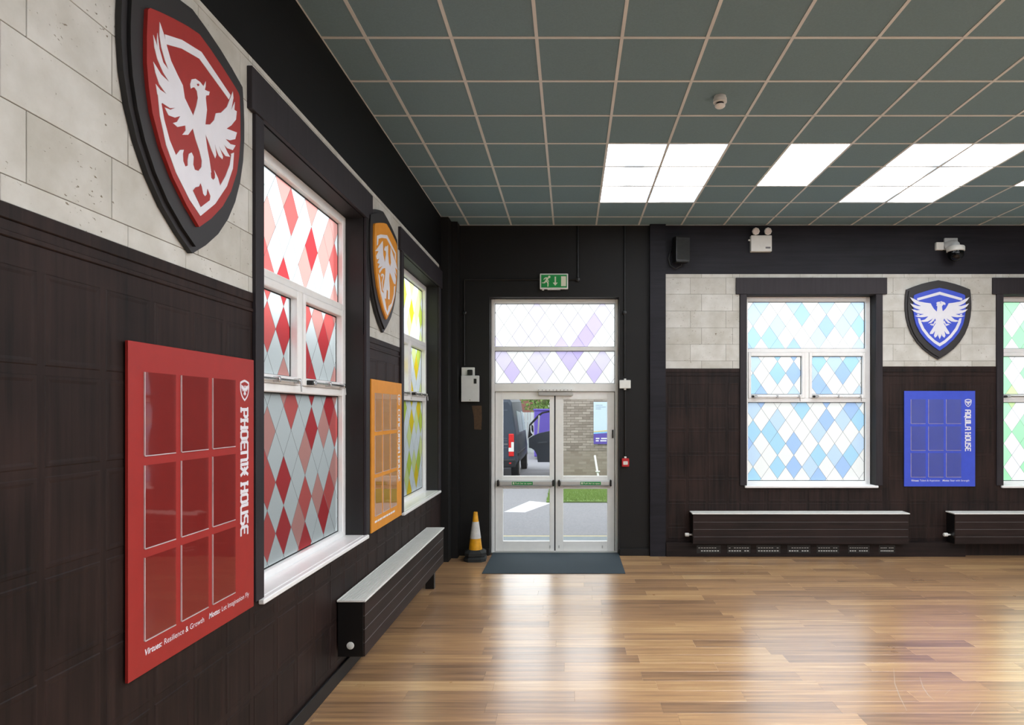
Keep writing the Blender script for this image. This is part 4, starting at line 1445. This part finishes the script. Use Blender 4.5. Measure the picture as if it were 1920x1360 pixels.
radiator('L', 4.84, 'low dark walnut radiator with white slatted top under the left windows', M['rad_l'], True)
radiator('B', 1.697, 'low dark walnut radiator with white top under the pale blue window', M['rad_b'], True)
radiator('B', 5.33, 'low dark walnut radiator with white top, cut by the right edge', M['rad_b'], True)

# ------------------------------------------------------------------ small wall and ceiling things
# exit sign
ex = empty('exit_sign', PT('B', bpx(1038, 543, 0.05)[0], bpx(1038, 543, 0.05)[1], 0.0), 'green running-man exit sign with down arrow above the double door', 'sign')


def ez(x, y): return bpx(1000 + x / 22.66, 500 + y / 22.66, 0.055)


u0, v1 = ez(270, 290); u1, v0 = ez(1475, 950)
MB().pbbox('B', u0, u1, v0, v1, 0.001, 0.05, 0.008).build('case', M['whitepl'], ex)
a, b = ez(330, 345); c, e = ez(1425, 893)
fc = MB().pbox('B', a, c, e, b, 0.0502, 0.052).build('green_face', M['green_sign'], ex)
mb = MB()
man = [
    [(630, 470), (560, 455), (490, 470), (440, 520), (430, 560), (460, 560), (500, 515), (545, 510), (520, 570), (470, 640), (430, 672), (365, 672), (360, 705), (480, 712), (545, 655), (590, 690), (600, 740), (592, 850), (640, 850), (648, 710), (640, 670), (580, 620), (600, 590), (640, 660), (665, 640), (640, 580), (615, 545), (660, 490)],
    [(905, 425), (962, 425), (962, 680), (1040, 680), (930, 812), (825, 680), (905, 680)],
    [(1180, 412), (1388, 412), (1388, 832), (1180, 832)],
    [(678 + 52 * math.cos(t * 0.5236), 440 + 52 * math.sin(t * 0.5236)) for t in range(12)],
]
for p in man: mb.quad([PT('B', *ez(x, y), 0.0526) for x, y in p])
mb.build('pictogram', M['cream'], ex)
mb = MB()
a, b = ez(600, 950); c, e = ez(1150, 978)
mb.pbbox('B', a, c, e, v0, 0.012, 0.04, 0.002)
a, b = ez(360, 950); c, e = ez(450, 995)
mb.pbbox('B', a, c, e, v0, 0.012, 0.03, 0.002)
mb.build('lower_clips', M['whitepl'], ex)

# twin spot emergency light
em = empty('emergency_light', PT('B', *bpx(1428, 471), 0), 'white twin-spot emergency light box under the ceiling', 'emergency light')
u0, v1 = bpx(1408.5, 441, 0.08); u1, v0 = bpx(1447.6, 471.4, 0.08)
MB().pbbox('B', u0, u1, v0, v1, 0.0045, 0.075, 0.006).build('box', M['whitepl'], em)
MB().pbox('B', u1 - 0.09, u1 - 0.02, v0 + 0.04, v0 + 0.065, 0.0751, 0.0758).build('indicator_print', M['groove'], em)
for px in (1417.6, 1440.4):
    u, v = bpx(px, 433.5, 0.09)
    sp = MB().tube([PT('B', u, v1 - 0.002, 0.05), PT('B', u, v - 0.03, 0.05)], 0.012, 10).lathe(PT('B', u, v, 0.03), [(0.032, 0.0), (0.05, 0.02), (0.054, 0.055), (0.048, 0.06)], 8, 0, 'y', -1).build('spot_head', M['whitepl'], em)
    MB().lathe(PT('B', u, v, 0.0901), [(0.046, 0.0), (0.042, 0.006), (0.02, 0.01)], 16, 0, 'y', -1).build('lens', M['lamp_lens'], sp)
MB().tube([PT('B', u0 - 0.028, v1 - 0.06, 0.035), PT('B', u0 + 0.001, v1 - 0.06, 0.035)], 0.012, 10).build('side_gland', M['whitepl'], em)

# loudspeaker
u0, v1 = bpx(1263, 444, 0.15); u1, v0 = bpx(1293, 492, 0.15)
lk = empty('loudspeaker', PT('B', u0, v0, 0.0), 'black wall loudspeaker with a hanging cable loop beside the pier', 'loudspeaker')
mb = MB()
pts = [(u0 - 0.01, 0.10), (u0 + 0.05, 0.045), (u1 - 0.04, 0.06), (u1, 0.16), (u0 + 0.03, 0.19)]
n = len(mb.v)
for v, s in ((v0, 0.94), (v0 + 0.02, 1.0), (v1 - 0.02, 1.0), (v1, 0.94)):
    mu, md = sum(p[0] for p in pts) / 5, sum(p[1] for p in pts) / 5
    for a, d_ in pts: mb.v.append(PT('B', mu + (a - mu) * s, v, md + (d_ - md) * s))
for q in range(3):
    for i in range(5):
        mb.face((n + q * 5 + i, n + q * 5 + (i + 1) % 5, n + q * 5 + 5 + (i + 1) % 5, n + q * 5 + 5 + i))
mb.face(range(n, n + 5)); mb.face(range(n + 15, n + 20))
mb.build('cabinet', M['blackpl'], lk)
mb = MB().quad([PT('B', u0 + 0.042, v0 + 0.03, 0.1915), PT('B', u1 + 0.001, v0 + 0.03, 0.164), PT('B', u1 + 0.001, v1 - 0.03, 0.164), PT('B', u0 + 0.042, v1 - 0.03, 0.1915)])
mb.build('front_grille', M['rubber'], lk)
MB().pbbox('B', u0 + 0.05, u0 + 0.12, (v0 + v1) / 2 - 0.06, (v0 + v1) / 2 + 0.06, 0.005, 0.06, 0.004).build('wall_bracket', M['blackpl'], lk)
cbl = [(u0 + 0.02, v0 + 0.26, 0.06), (u0 - 0.03, v0 + 0.18, 0.05), (u0 - 0.055, v0 + 0.08, 0.04), (u0 - 0.03, v0 - 0.02, 0.04), (u0 + 0.05, v0 - 0.07, 0.05), (u0 + 0.12, v0 - 0.03, 0.06), (u0 + 0.12, v0 + 0.02, 0.07)]
MB().tube([PT('B', *p) for p in cbl], 0.008, 8).build('cable', M['blackpl'], lk)

# security camera with its junction box
u0, v1 = bpx(1755, 454.5, 0.04); u1, v0 = bpx(1769.5, 469, 0.04)
jb = MB().pbbox('B', u0, u1, v0, v1, 0.0045, 0.05, 0.004)
jb = jb.build('junction_box', M['whitepl'])
tag(jb, 'small square white junction box left of the dome camera', 'junction box')
cc = empty('security_camera', PT('B', *bpx(1790, 493), 0), 'white wall-mounted dome security camera with black lens globe', 'security camera')
u0, v1 = bpx(1771.2, 446.3, 0.03); u1, v0 = bpx(1796, 468.6, 0.03)
MB().pbbox('B', u0, u1, v0, v1, 0.0045, 0.03, 0.004).build('mount_plate', M['greybox'], cc)
uc, vc = bpx(1791.5, 464, 0.15)
MB().tube([PT('B', uc - 0.045, vc + 0.05, 0.03), PT('B', uc - 0.02, vc + 0.06, 0.09), PT('B', uc - 0.005, vc + 0.055, 0.125), PT('B', uc, vc + 0.03, 0.15), PT('B', uc, vc + 0.005, 0.155)], [0.06, 0.058, 0.056, 0.056, 0.058], 16).build('arm', M['greybox'], cc)
MB().lathe(PT('B', uc, vc - 0.062, 0.155), [(0.104, 0.0), (0.114, 0.006), (0.114, 0.055), (0.105, 0.072), (0.06, 0.08)], 28).build('housing_ring', M['whitepl'], cc)
dome = [(0.096 * math.sin(math.radians(a)), -0.062 - 0.002 - 0.09 * math.cos(math.radians(a)) + 0.0) for a in range(4, 91, 10)]
MB().lathe(PT('B', uc, vc, 0.155), [(r_ * 1.04, h_ - 0.04) for r_, h_ in dome] + [(0.1, -0.0635)], 28).build('dome', M['black_sheen'], cc)

# smoke detector
sx, sy = gpx(1350, 186)[0] * 0, 0
Yd = F * (ZC - CH) / (VY - 182)
Xd = (1350 - VX) * Yd / F
sd = empty('smoke_detector', (Xd, Yd, ZC - 0.09), 'round white smoke detector on the ceiling tiles', 'smoke detector')
MB().lathe((Xd, Yd, ZC - 0.002), [(0.05, -0.006), (0.05, 0.012), (0.056, 0.014), (0.056, 0.045), (0.05, 0.048)], 28, 0, 'z', -1).build('base', M['whitepl'], sd)
MB().lathe((Xd, Yd, ZC - 0.05), [(0.032, 0.0), (0.032, 0.02)], 24, 0, 'z', -1).build('vent_slot', M['raddark'], sd)
MB().lathe((Xd, Yd, ZC - 0.07), [(0.044, 0.0), (0.042, 0.01), (0.03, 0.02), (0.012, 0.024)], 28, 0, 'z', -1).build('chamber_cap', M['whitepl'], sd)

# control cabinet and connector left of the door
u0, v1 = bpx(864.4, 704.4, 0.08); u1, v0 = bpx(897.6, 753.5, 0.08)
u0 = max(u0, -1.57)
cbx = empty('control_cabinet', PT('B', (u0 + u1) / 2, v0, 0), 'pale grey metal control cabinet on the black wall left of the door', 'control box')
MB().pbbox('B', u0, u1, v0, v1, 0.0, 0.075, 0.004).build('body', M['greybox'], cbx)
MB().pbbox('B', u0 + 0.004, u1 - 0.004, v0 + 0.004, v1 - 0.004, 0.0752, 0.084, 0.002).build('lid', M['greybox'], cbx)
MB().pbox('B', u1 - 0.07, u1 - 0.03, v1 - 0.115, v1 - 0.045, 0.0842, 0.086).build('black_label', M['blackpl'], cbx)
MB().lathe(PT('B', (u0 + u1) / 2, v0 + 0.025, 0.0842), [(0.006, 0), (0.006, 0.003)], 10, 0, 'y', -1).build('lid_screw', M['chrome'], cbx)
a, b = bpx(865, 689, 0.05); c, e = bpx(889.4, 704, 0.05)
a = max(a, -1.57)
ub = empty('fused_spur', PT('B', (a + c) / 2, v1 + 0.001, 0), 'white switch box with a black plug just above the grey cabinet', 'switch box')
MB().pbbox('B', a, c, v1 + 0.002, b, 0.0, 0.04, 0.004).build('box', M['whitepl'], ub)
MB().pbbox('B', a + 0.09, a + 0.16, v1 + 0.006, b - 0.035, 0.0402, 0.085, 0.008).build('plug', M['blackpl'], ub)
# brown mark on the wall
a, b = bpx(885.5, 761); c, e = bpx(903, 806)
tag(MB().prism('B', [(a - 0.01, b), (c, b), (c + 0.004, e + 0.18), (c - 0.005, e), (a + 0.028, e + 0.005), (a + 0.02, e + 0.2)], -0.0058, -0.003).build('tape_mark', M['brown']), 'faint brown torn tape mark on the black wall under the cabinet', 'tape mark')

# door contact box and fire call point on the right
a, b = bpx(1160.6, 713, 0.04); c, e = bpx(1182.6, 728.5, 0.04)
a = max(a, DOOR[1] + 0.002)
cx = empty('wall_contact_box', PT('B', (a + c) / 2, e, 0), 'small white box on the wall right of the door frame', 'junction box')
MB().pbbox('B', a, c, e, b, 0.0, 0.045, 0.005).build('box', M['whitepl'], cx)
MB().pbbox('B', (a + c) / 2 - 0.015, (a + c) / 2 + 0.015, b, b + 0.022, 0.005, 0.03, 0.003).build('cable_gland', M['whitepl'], cx)
MB().pbbox('B', (a + c) / 2 - 0.015, (a + c) / 2 + 0.015, e - 0.022, e, 0.005, 0.03, 0.003).build('cable_gland', M['whitepl'], cx)
a, b = bpx(1166, 860, 0.05); c, e = bpx(1179.7, 875.6, 0.05)
fp = empty('fire_call_point', PT('B', (a + c) / 2, e, 0), 'red fire alarm call point on the wall right of the door', 'call point')
MB().pbbox('B', a, c, e, b, 0.0, 0.05, 0.006).build('case', M['redpl'], fp)
MB().pbox('B', a + 0.02, c - 0.02, e + 0.03, b - 0.04, 0.0502, 0.052).build('glass_plate', M['whitepl'], fp)
MB().pbox('B', a + 0.035, c - 0.035, e + 0.053, b - 0.062, 0.0522, 0.053).build('press_mark', M['blackpl'], fp)
MB().pbbox('B', (a + c) / 2 - 0.016, (a + c) / 2 + 0.016, b, b + 0.025, 0.005, 0.03, 0.003).build('cable_gland', M['whitepl'], fp)


# painted-over conduits
def conduit(pts, label, elbows=()):
    mb = MB()
    w3 = [PT('B', *p) for p in pts]
    mb.tube(w3, 0.011, 8)
    for p in elbows:
        mb.lathe(PT('B', p[0], p[1], 0.0), [(0.03, 0.0), (0.03, 0.028), (0.024, 0.032)], 16, 0, 'y', -1)
    tag(mb.build('conduit', M['blackpl']), label, 'conduit', 'black conduits around the door')


x1 = bpx(1171, 0)[0]
conduit([(x1, ZC - 0.01, 0.012), (x1, bpx(0, 710)[1] + 0.03, 0.012)], 'thin black conduit from the ceiling down to the white box right of the door', [(x1, bpx(0, 587)[1])])
conduit([(bpx(1172, 0)[0], bpx(0, 733)[1], 0.012), (bpx(1172, 0)[0], bpx(0, 855)[1], 0.012)], 'thin black conduit between the white box and the red call point')
x2, v2 = bpx(1083.5, 525)
conduit([(x2, ZC - 0.01, 0.012), (x2, v2, 0.012), (bpx(1066, 0)[0], v2, 0.012)], 'thin black conduit from the ceiling to the right side of the exit sign', [(x2, v2)])
x3 = bpx(871, 0)[0]
conduit([(bpx(1011, 0)[0], v2, 0.012), (x3, v2, 0.012), (x3, bpx(0, 687)[1] + 0.01, 0.012)], 'thin black conduit from the exit sign left and down to the switch box', [(x3, bpx(0, 587)[1])])

# traffic cone on its stacked bases
cxp, cyp = gpx(892, 1045)
cyp = 8.86
cxp = (891.5 - VX) * cyp / F
cn = empty('traffic_cone', (cxp, cyp, 0), 'worn yellow and white traffic cone on black rubber bases in the corner', 'traffic cone')


def octbase(z0, z1, s0, s1, ang):
    mb = MB()
    n = len(mb.v)
    for z, s in ((z0, s0), (z0 + (z1 - z0) * 0.55, s0), (z1, s1)):
        for sx_, sy_ in ((1, 0.6), (0.6, 1), (-0.6, 1), (-1, 0.6), (-1, -0.6), (-0.6, -1), (0.6, -1), (1, -0.6)):
            x, y = sx_ * s, sy_ * s
            mb.v.append((cxp + x * math.cos(ang) - y * math.sin(ang), cyp + x * math.sin(ang) + y * math.cos(ang), z))
    for q in range(2):
        for i in range(8):
            mb.face((n + q * 8 + i, n + q * 8 + (i + 1) % 8, n + q * 8 + 8 + (i + 1) % 8, n + q * 8 + 8 + i))
    mb.face(range(n, n + 8)); mb.face(range(n + 16, n + 24))
    return mb


octbase(0.0, 0.075, 0.148, 0.125, 0.05).build('lower_base', M['rubber'], cn)
octbase(0.076, 0.15, 0.145, 0.10, 0.12).build('upper_base', M['rubber'], cn)


def cone_r(z): return 0.092 + (0.027 - 0.092) * (z - 0.15) / (0.66 - 0.15)


MB().lathe((cxp, cyp, 0), [(cone_r(0.15), 0.15), (cone_r(0.31), 0.31)], 28).build('lower_band', M['cone_y'], cn)
MB().lathe((cxp, cyp, 0), [(cone_r(0.30) + 0.003, 0.302), (cone_r(0.53) + 0.002, 0.53)], 28).build('white_sleeve', M['cone_w'], cn)
MB().lathe((cxp, cyp, 0), [(cone_r(0.53), 0.525), (cone_r(0.63), 0.63), (0.03, 0.632), (0.03, 0.65), (0.026, 0.662), (0.018, 0.66), (0.018, 0.60)], 28).build('top_band', M['cone_y'], cn)

# entrance mat
a0, b0 = gpx(906, 1076.5); a1, b1 = gpx(1172, 1076.5)
mt = MB()
n = 0
mt.bbox(-1.12, 0.69, b0, 9.285, 0.0, 0.008, 0.003)
tag(mt.build('entrance_mat', M['mat']), 'blue grey entrance mat in front of the double door', 'mat')

# ------------------------------------------------------------------ outside
gr = MB().box(-40, 40, D + 0.31, 80, -0.25, -0.02).box(-40, XL - 0.31, -12, D + 0.31, -0.25, -0.02).build('ground', M['tarmac'], origin=(0, 20, -0.25))
tag(gr, 'grey tarmac yard outside the glazed door', kind='structure')
ap = MB().bbox(-3.0, 3.0, D + 0.31, 10.52, -0.02, 0.0, 0.005).build('door_step', M['concrete'])
tag(ap, 'pale concrete step just outside the double door', kind='structure')
tag(MB().box(-6.0, 6.0, 10.56, 10.68, -0.0199, -0.016).build('yellow_line', M['roadyellow']), 'faded yellow line painted along the step', 'road marking')
q = [gpx(840 + x / 3.4, 700 + y / 3.4, -0.016) for x, y in ((355, 885), (520, 815), (650, 828), (490, 888))]
q[2] = gpx(840 + 655 / 3.4, 700 + 828 / 3.4, -0.016)
tag(MB().prism('G', q, -0.0199, -0.016).build('road_marking', M['roadwhite']), 'white painted parking mark on the tarmac', 'road marking')
# lawn
GY0, GY1, GX0, GX1 = 14.5, 18.3, -0.55, 7.0
lw = MB().bbox(GX0, GX1, GY0, GY1, -0.02, 0.02, 0.01).build('lawn', M['soil'])
tag(lw, 'green grass strip in front of the brick building', kind='structure')
gb = MB()
for i in range(9000):
    x, y = random.uniform(GX0, 2.4), random.uniform(GY0, 17.4)
    h = random.uniform(0.03, 0.08)
    dx, dy = random.uniform(-0.02, 0.02), random.uniform(-0.02, 0.02)
    n = len(gb.v)
    gb.v += [(x - 0.008, y, 0.018), (x + 0.008, y, 0.018), (x + dx, y + dy, 0.02 + h)]
    gb.face((n, n + 1, n + 2))
me = bpy.data.meshes.new('grass_blades')
me.from_pydata(gb.v, [], gb.f)
me.materials.append(M['grass'])
tag(add_obj('grass', me), 'short green grass blades outside', 'grass', None, 'stuff')

# brick building
BY = 18.42
bd = MB().box(-0.46, 9.0, BY, BY + 3.4, -0.02, 3.4).build('brick_building', M['brickwall'])
tag(bd, 'brown brick building across the yard', 'building')
bm_ = MB().bbox(0.004, 0.218, -0.010, 0.0, 0.004, 0.069, 0.003).mesh('brick', M['brick'])
bh_ = MB().bbox(0.004, 0.106, -0.010, 0.0, 0.004, 0.069, 0.003).mesh('brick', M['brick'])
nb = 0
for r in range(12, 32):
    z = r * 0.075
    x = -0.45 + (0.0 if r % 2 else -0.1125)
    if not r % 2:
        add_obj('brick', bh_, bd, (-0.45, BY, z)); x += 0.225; nb += 1
    while x < 1.35 and nb < 296:
        add_obj('brick', bm_, bd, (x, BY, z)); nb += 1
        x += 0.225
# banner on the brick wall
sgd = BY - 0.05
u0, v1 = dpx(1113, 754, sgd); u1, v0 = dpx(1160, 833, sgd)
bn = empty('wall_banner', ((u0 + u1) / 2, sgd, v0), 'pale blue and purple printed sign board on the brick building', 'sign')
MB().bbox(u0, u1, sgd, sgd + 0.03, v0, v1, 0.002).build('board', M['sign_white'], bn)
vv = lambda py: dpx(0, py, sgd)[1]
cu_ = [(u0, vv(814)), (u0 + 0.4, vv(812)), (u1, vv(812.5)), (u1, v0), (u0, v0)]
MB().prism('S', cu_, sgd - 0.002, sgd - 0.0005).build('purple_foot', M['purple'], bn)
MB().prism('S', [(u0, vv(811)), (u1, vv(808)), (u1, vv(812.5)), (u0 + 0.4, vv(812)), (u0, vv(814))], sgd - 0.002, sgd - 0.0005).build('blue_stripe', M['sign_cyan'], bn)
MB().prism('S', [(u0, vv(809)), (u1, vv(805)), (u1, vv(808)), (u0, vv(811))], sgd - 0.002, sgd - 0.0005).build('gold_stripe', M['sign_gold'], bn)
mb = MB()
for y_, segs in ((822.5, ((4, 11), (14, 26), (28, 34))), (826.8, ((4, 9.5), (12.5, 24), (27, 36)))):
    for a, b in segs:
        mb.box(u0 + a / 65.6, u0 + b / 65.6, sgd - 0.0035, sgd - 0.0025, vv(y_ + 1.2), vv(y_ - 1.2))
mb.build('white_print', M['white_print'], bn)
mb = MB()
for y_, segs in ((760, ((4, 17),)), (763.5, ((4, 23),)), (767, ((4, 14),))):
    for a, b in segs:
        mb.box(u0 + a / 65.6, u0 + b / 65.6, sgd - 0.0035, sgd - 0.0005, vv(y_ + 0.8), vv(y_ - 0.8))
mb.build('grey_print', M['sign_grey'], bn)
# leaning white pole
p0 = dpx(1116, 856, 17.6); p1 = dpx(1121.5, 893, 17.6)
po = MB().tube([(p0[0], 17.9, p0[1]), (p1[0], 17.6, p1[1]), (p1[0] + 0.03, 17.55, 0.02)], 0.03, 10)
po.tube([(p1[0] - 0.07, 17.62, p1[1] + 0.12), (p1[0] + 0.05, 17.62, p1[1] + 0.12)], 0.02, 8)
tag(po.build('leaning_pole', M['whitepl']), 'white pole leaning in front of the brick wall', 'pole')

# ---- van
VYR = 18.5
VXR, VXL = -1.56, -3.58
vn = empty('van', ((VXR + VXL) / 2, VYR + 2.7, -0.02), 'dark grey delivery van parked with its rear to the door and front side door open', 'van')
mb = MB()
cxv = (VXR + VXL) / 2
hw_ = (VXR - VXL) / 2
stations = [(0.0, 0.50, 2.30, 0.97, 0.84), (0.06, 0.45, 2.42, 1.0, 0.86), (3.55, 0.45, 2.48, 1.0, 0.86), (3.85, 0.45, 2.40, 1.0, 0.84), (4.65, 0.45, 1.30, 1.0, 0.90), (5.35, 0.45, 1.05, 0.95, 0.85), (5.45, 0.50, 0.90, 0.88, 0.80)]
rings = []
for dy, zb, zt, wb_, wt in stations:
    zm = zb + (zt - zb) * 0.45
    pr = [(-wb_ * hw_ * 0.94, zb), (-wb_ * hw_, zb + 0.12), (-wb_ * hw_, zm), (-wt * hw_, zt - 0.12), (-wt * hw_ * 0.9, zt), (wt * hw_ * 0.9, zt), (wt * hw_, zt - 0.12), (wb_ * hw_, zm), (wb_ * hw_, zb + 0.12), (wb_ * hw_ * 0.94, zb)]
    s = len(mb.v)
    for x, z in pr: mb.v.append((cxv + x, VYR + dy, z))
    rings.append(s)
for s, e in zip(rings[:-1], rings[1:]):
    for kq in range(10):
        mb.face((s + kq, s + (kq + 1) % 10, e + (kq + 1) % 10, e + kq))
mb.face([rings[0] + i for i in range(10)]); mb.face([rings[-1] + i for i in range(10)])
body = mb.build('body', M['van'], vn)
for xx in (VXR - 0.11, VXL + 0.11):
    for dy in (0.95, 4.55):
        wx = xx + (0.115 if xx > cxv else -0.115)
        wv = MB().lathe((xx - 0.115, VYR + dy, 0.32), [(0.20, 0.0), (0.34, 0.02), (0.34, 0.22), (0.20, 0.24)], 24, 0, 'x', 1).build('wheel', M['rubber'], vn)
        MB().lathe((wx + (0.012 if xx > cxv else -0.012), VYR + dy, 0.32), [(0.20, -0.004), (0.16, 0.006), (0.05, 0.012)], 20, 0, 'x', 1 if xx > cxv else -1).build('hub', M['steel'], wv)
# rear doors, seams, bumper, lamps
mb = MB()
mb.box(cxv - 0.006, cxv + 0.006, VYR - 0.004, VYR, 0.55, 2.25)
for z in (2.06, 1.18, 1.245, 0.98):
    mb.box(cxv - 0.9, VXR - 0.26, VYR - 0.006, VYR + 0.02, z, z + 0.02)
mb.build('rear_door_seam', M['vanline'], vn)
MB().bbox(VXL + 0.02, VXR - 0.02, VYR - 0.10, VYR + 0.05, 0.42, 0.66, 0.03).build('rear_bumper', M['vanblack'], vn)
MB().box(VXR - 0.36, VXR - 0.25, VYR - 0.009, VYR - 0.001, 1.07, 1.11).build('badge_lettering', M['groove'], vn)
for xx in (VXR - 0.145, VXL + 0.145):
    u0, v1 = xx - 0.075, 1.39
    tl = MB().bbox(u0, u0 + 0.15, VYR - 0.05, VYR + 0.05, 0.74, 1.39, 0.015).build('tail_lamp', M['tail_red'], vn)
    MB().bbox(u0 - 0.001, u0 + 0.151, VYR - 0.054, VYR - 0.04, 0.88, 0.99, 0.004).bbox(u0 + 0.075, u0 + 0.151, VYR - 0.054, VYR - 0.04, 0.991, 1.15, 0.004).build('clear_lens', M['whitepl'], tl)
MB().bbox(VXR - 0.20, VXR - 0.14, VYR - 0.105, VYR - 0.098, 0.53, 0.57, 0.002).build('reflector', M['tail_red'], vn)
# cab side glass and the pillar trims
for ya, yb in ((1.1, 2.6), (2.75, 3.7)):
    mb = MB()
    n = len(mb.v)
    for dx_ in (-0.03, 0.008):
        for yy, zz in ((ya, 1.40), (yb, 1.40), (yb, 2.0), (ya, 2.05)):
            mb.v.append((VXR - (zz - 1.36) * 0.141 + dx_, VYR + yy, zz))
    for q_ in ((0, 1, 2, 3), (4, 5, 6, 7), (0, 1, 5, 4), (1, 2, 6, 5), (2, 3, 7, 6), (3, 0, 4, 7)): mb.face([n + i for i in q_])
    mb.build('side_window', M['vanglass'], vn)
MB().box(VXR - 0.01, VXR + 0.012, VYR + 0.5, VYR + 3.6, 0.72, 0.80).build('side_rub_strip', M['vanblack'], vn)
# open front door, seen square on
vd = VYR + 4.25


def vz(x, y):
    return dpx(930 + x / 7.557, 730 + y / 7.557, vd)


vdr = MB().prism('S', [vz(*p) for p in ((462, 700), (520, 662), (620, 622), (760, 592), (900, 575), (905, 1000), (890, 1035), (592, 1035), (578, 930), (545, 868), (500, 838), (466, 832))], vd, vd + 0.12).build('open_door', M['van'], vn)
fr = [(452, 700), (470, 500), (600, 358), (650, 325), (760, 305), (900, 295), (905, 580), (880, 582), (880, 318), (760, 328), (660, 348), (625, 380), (480, 525), (490, 610), (520, 650)]
MB().prism('S', [vz(*p) for p in fr], vd + 0.01, vd + 0.09).build('window_frame', M['vanblack'], vdr)
MB().prism('S', [vz(*p) for p in ((600, 372), (622, 372), (605, 625), (585, 632))], vd - 0.005, vd + 0.06).build('quarter_light_bar', M['greybox'], vdr)
MB().prism('S', [vz(*p) for p in ((625, 385), (660, 350), (760, 330), (880, 320), (880, 578), (760, 588), (612, 625))], vd + 0.04, vd + 0.046).build('door_glass', M['glass'], vdr)
MB().prism('S', [vz(*p) for p in ((595, 752), (720, 742), (720, 758), (595, 768))], vd - 0.03, vd - 0.001).build('inner_handle', M['vanline'], vdr)
MB().prism('S', [vz(*p) for p in ((498, 500), (520, 520), (528, 600), (515, 615), (500, 580))], vd + 0.1, vd + 0.3).build('door_mirror', M['vanblack'], vdr)

# purple container behind the van
pc = empty('purple_container', (-0.9, 28.0, -0.02), 'purple storage container standing beyond the van', 'container')
MB().bbox(-1.55, 0.8, 27.2, 29.5, 0.1, 2.05, 0.03).build('body', M['purple'], pc)
MB().bbox(-1.58, 0.83, 27.17, 29.53, 2.051, 2.13, 0.02).build('lid', M['purple'], pc)
for xx in (-1.3, 0.4):
    MB().bbox(xx, xx + 0.2, 27.3, 29.4, -0.02, 0.099, 0.01).build('skid', M['vanblack'], pc)
# fence behind
fe = empty('yard_fence', (-3, 31.0, -0.02), 'pale upright board fence at the back of the yard', 'fence')
fbm = MB().bbox(0.0, 0.13, 0.0, 0.02, 0.0, 1.95, 0.004).mesh('fence_board', M['fence'])
for i in range(30):
    add_obj('fence_board', fbm, fe, (-4.2 + i * 0.142, 31.0, 0.02))
for z in (0.4, 1.5):
    MB().bbox(-4.25, 0.1, 31.021, 31.07, z, z + 0.09, 0.005).build('rail', M['fence'], fe)
# house far behind
ho = empty('far_house', (-5, 46, -0.02), 'reddish house far behind the fence', 'building')
MB().box(-9.0, -1.8, 44.0, 50.0, -0.02, 3.4).build('wall', M['roof'], ho)
MB().prism('S', [(-9.4, 3.41), (-1.4, 3.41), (-5.4, 6.0)], 43.8, 50.2).build('roof', M['roof'], ho)
MB().box(-4.6, -3.4, 43.95, 43.999, 1.2, 2.4).build('window', M['vanglass'], ho)


# trees
def tree(x, y, h, r, seed, label):
    rnd = random.Random(seed)
    t = empty('tree', (x, y, -0.02), label, 'tree')
    MB().tube([(x, y, -0.02), (x + 0.1, y, h * 0.35), (x, y + 0.1, h * 0.7)], [0.16, 0.12, 0.06], 8).tube([(x + 0.1, y, h * 0.35), (x + r * 0.5, y, h * 0.65)], [0.08, 0.03], 6).tube([(x + 0.1, y, h * 0.35), (x - r * 0.5, y + 0.2, h * 0.68)], [0.08, 0.03], 6).build('trunk', M['bark'], t)
    vs, fs = [], []
    blobs = [(rnd.uniform(-1, 1) * r * 0.7, rnd.uniform(-1, 1) * r * 0.7, h * 0.68 + rnd.uniform(-0.5, 0.6) * r, r * rnd.uniform(0.3, 0.5)) for _ in range(16)]
    for i in range(3600):
        bx_, by_, bz_, br_ = rnd.choice(blobs)
        a, b = rnd.uniform(0, 6.283), math.acos(rnd.uniform(-1, 1))
        q = br_ * rnd.uniform(0.7, 1.05)
        c = Vector((x + bx_ + q * math.sin(b) * math.cos(a), y + by_ + q * math.sin(b) * math.sin(a), bz_ + q * math.cos(b)))
        d1 = Vector((rnd.uniform(-1, 1), rnd.uniform(-1, 1), rnd.uniform(-1, 1))).normalized()
        d2 = d1.cross(Vector((rnd.uniform(-1, 1), rnd.uniform(-1, 1), 0.4))).normalized()
        s = 0.09
        n = len(vs)
        vs += [tuple(c + d1 * s), tuple(c + d2 * s * 0.6), tuple(c - d1 * s), tuple(c - d2 * s * 0.6)]
        fs.append((n, n + 1, n + 2, n + 3))
    me = bpy.data.meshes.new('foliage')
    me.from_pydata([tuple(Vector(p) - Vector((x, y, -0.02))) for p in vs], [], fs)
    me.materials.append(M['leaf'])
    tag(add_obj('foliage', me, t, (x, y, -0.02)), kind='stuff')


tree(-1.3, 33.5, 4.2, 1.7, 3, 'leafy green tree above the fence behind the van')
tree(2.6, 38.0, 5.2, 1.9, 5, 'leafy green tree above the purple container')
# unseen dark wall and ground, shaped to dim the lower side windows
ow = MB().box(XL - 2.75, XL - 2.5, -10, 14, -0.02, 3.2).build('unseen_shade_wall', M['shade_wall'])
tag(ow, 'unseen dark wall added to shade the lower side windows', kind='structure')
tag(MB().bbox(XL - 2.49, XL - 0.32, -10, 9.4, -0.02, 0.05, 0.01).build('unseen_dark_ground', M['bed']), 'unseen dark ground added to cut bounce light into the side windows', kind='structure')
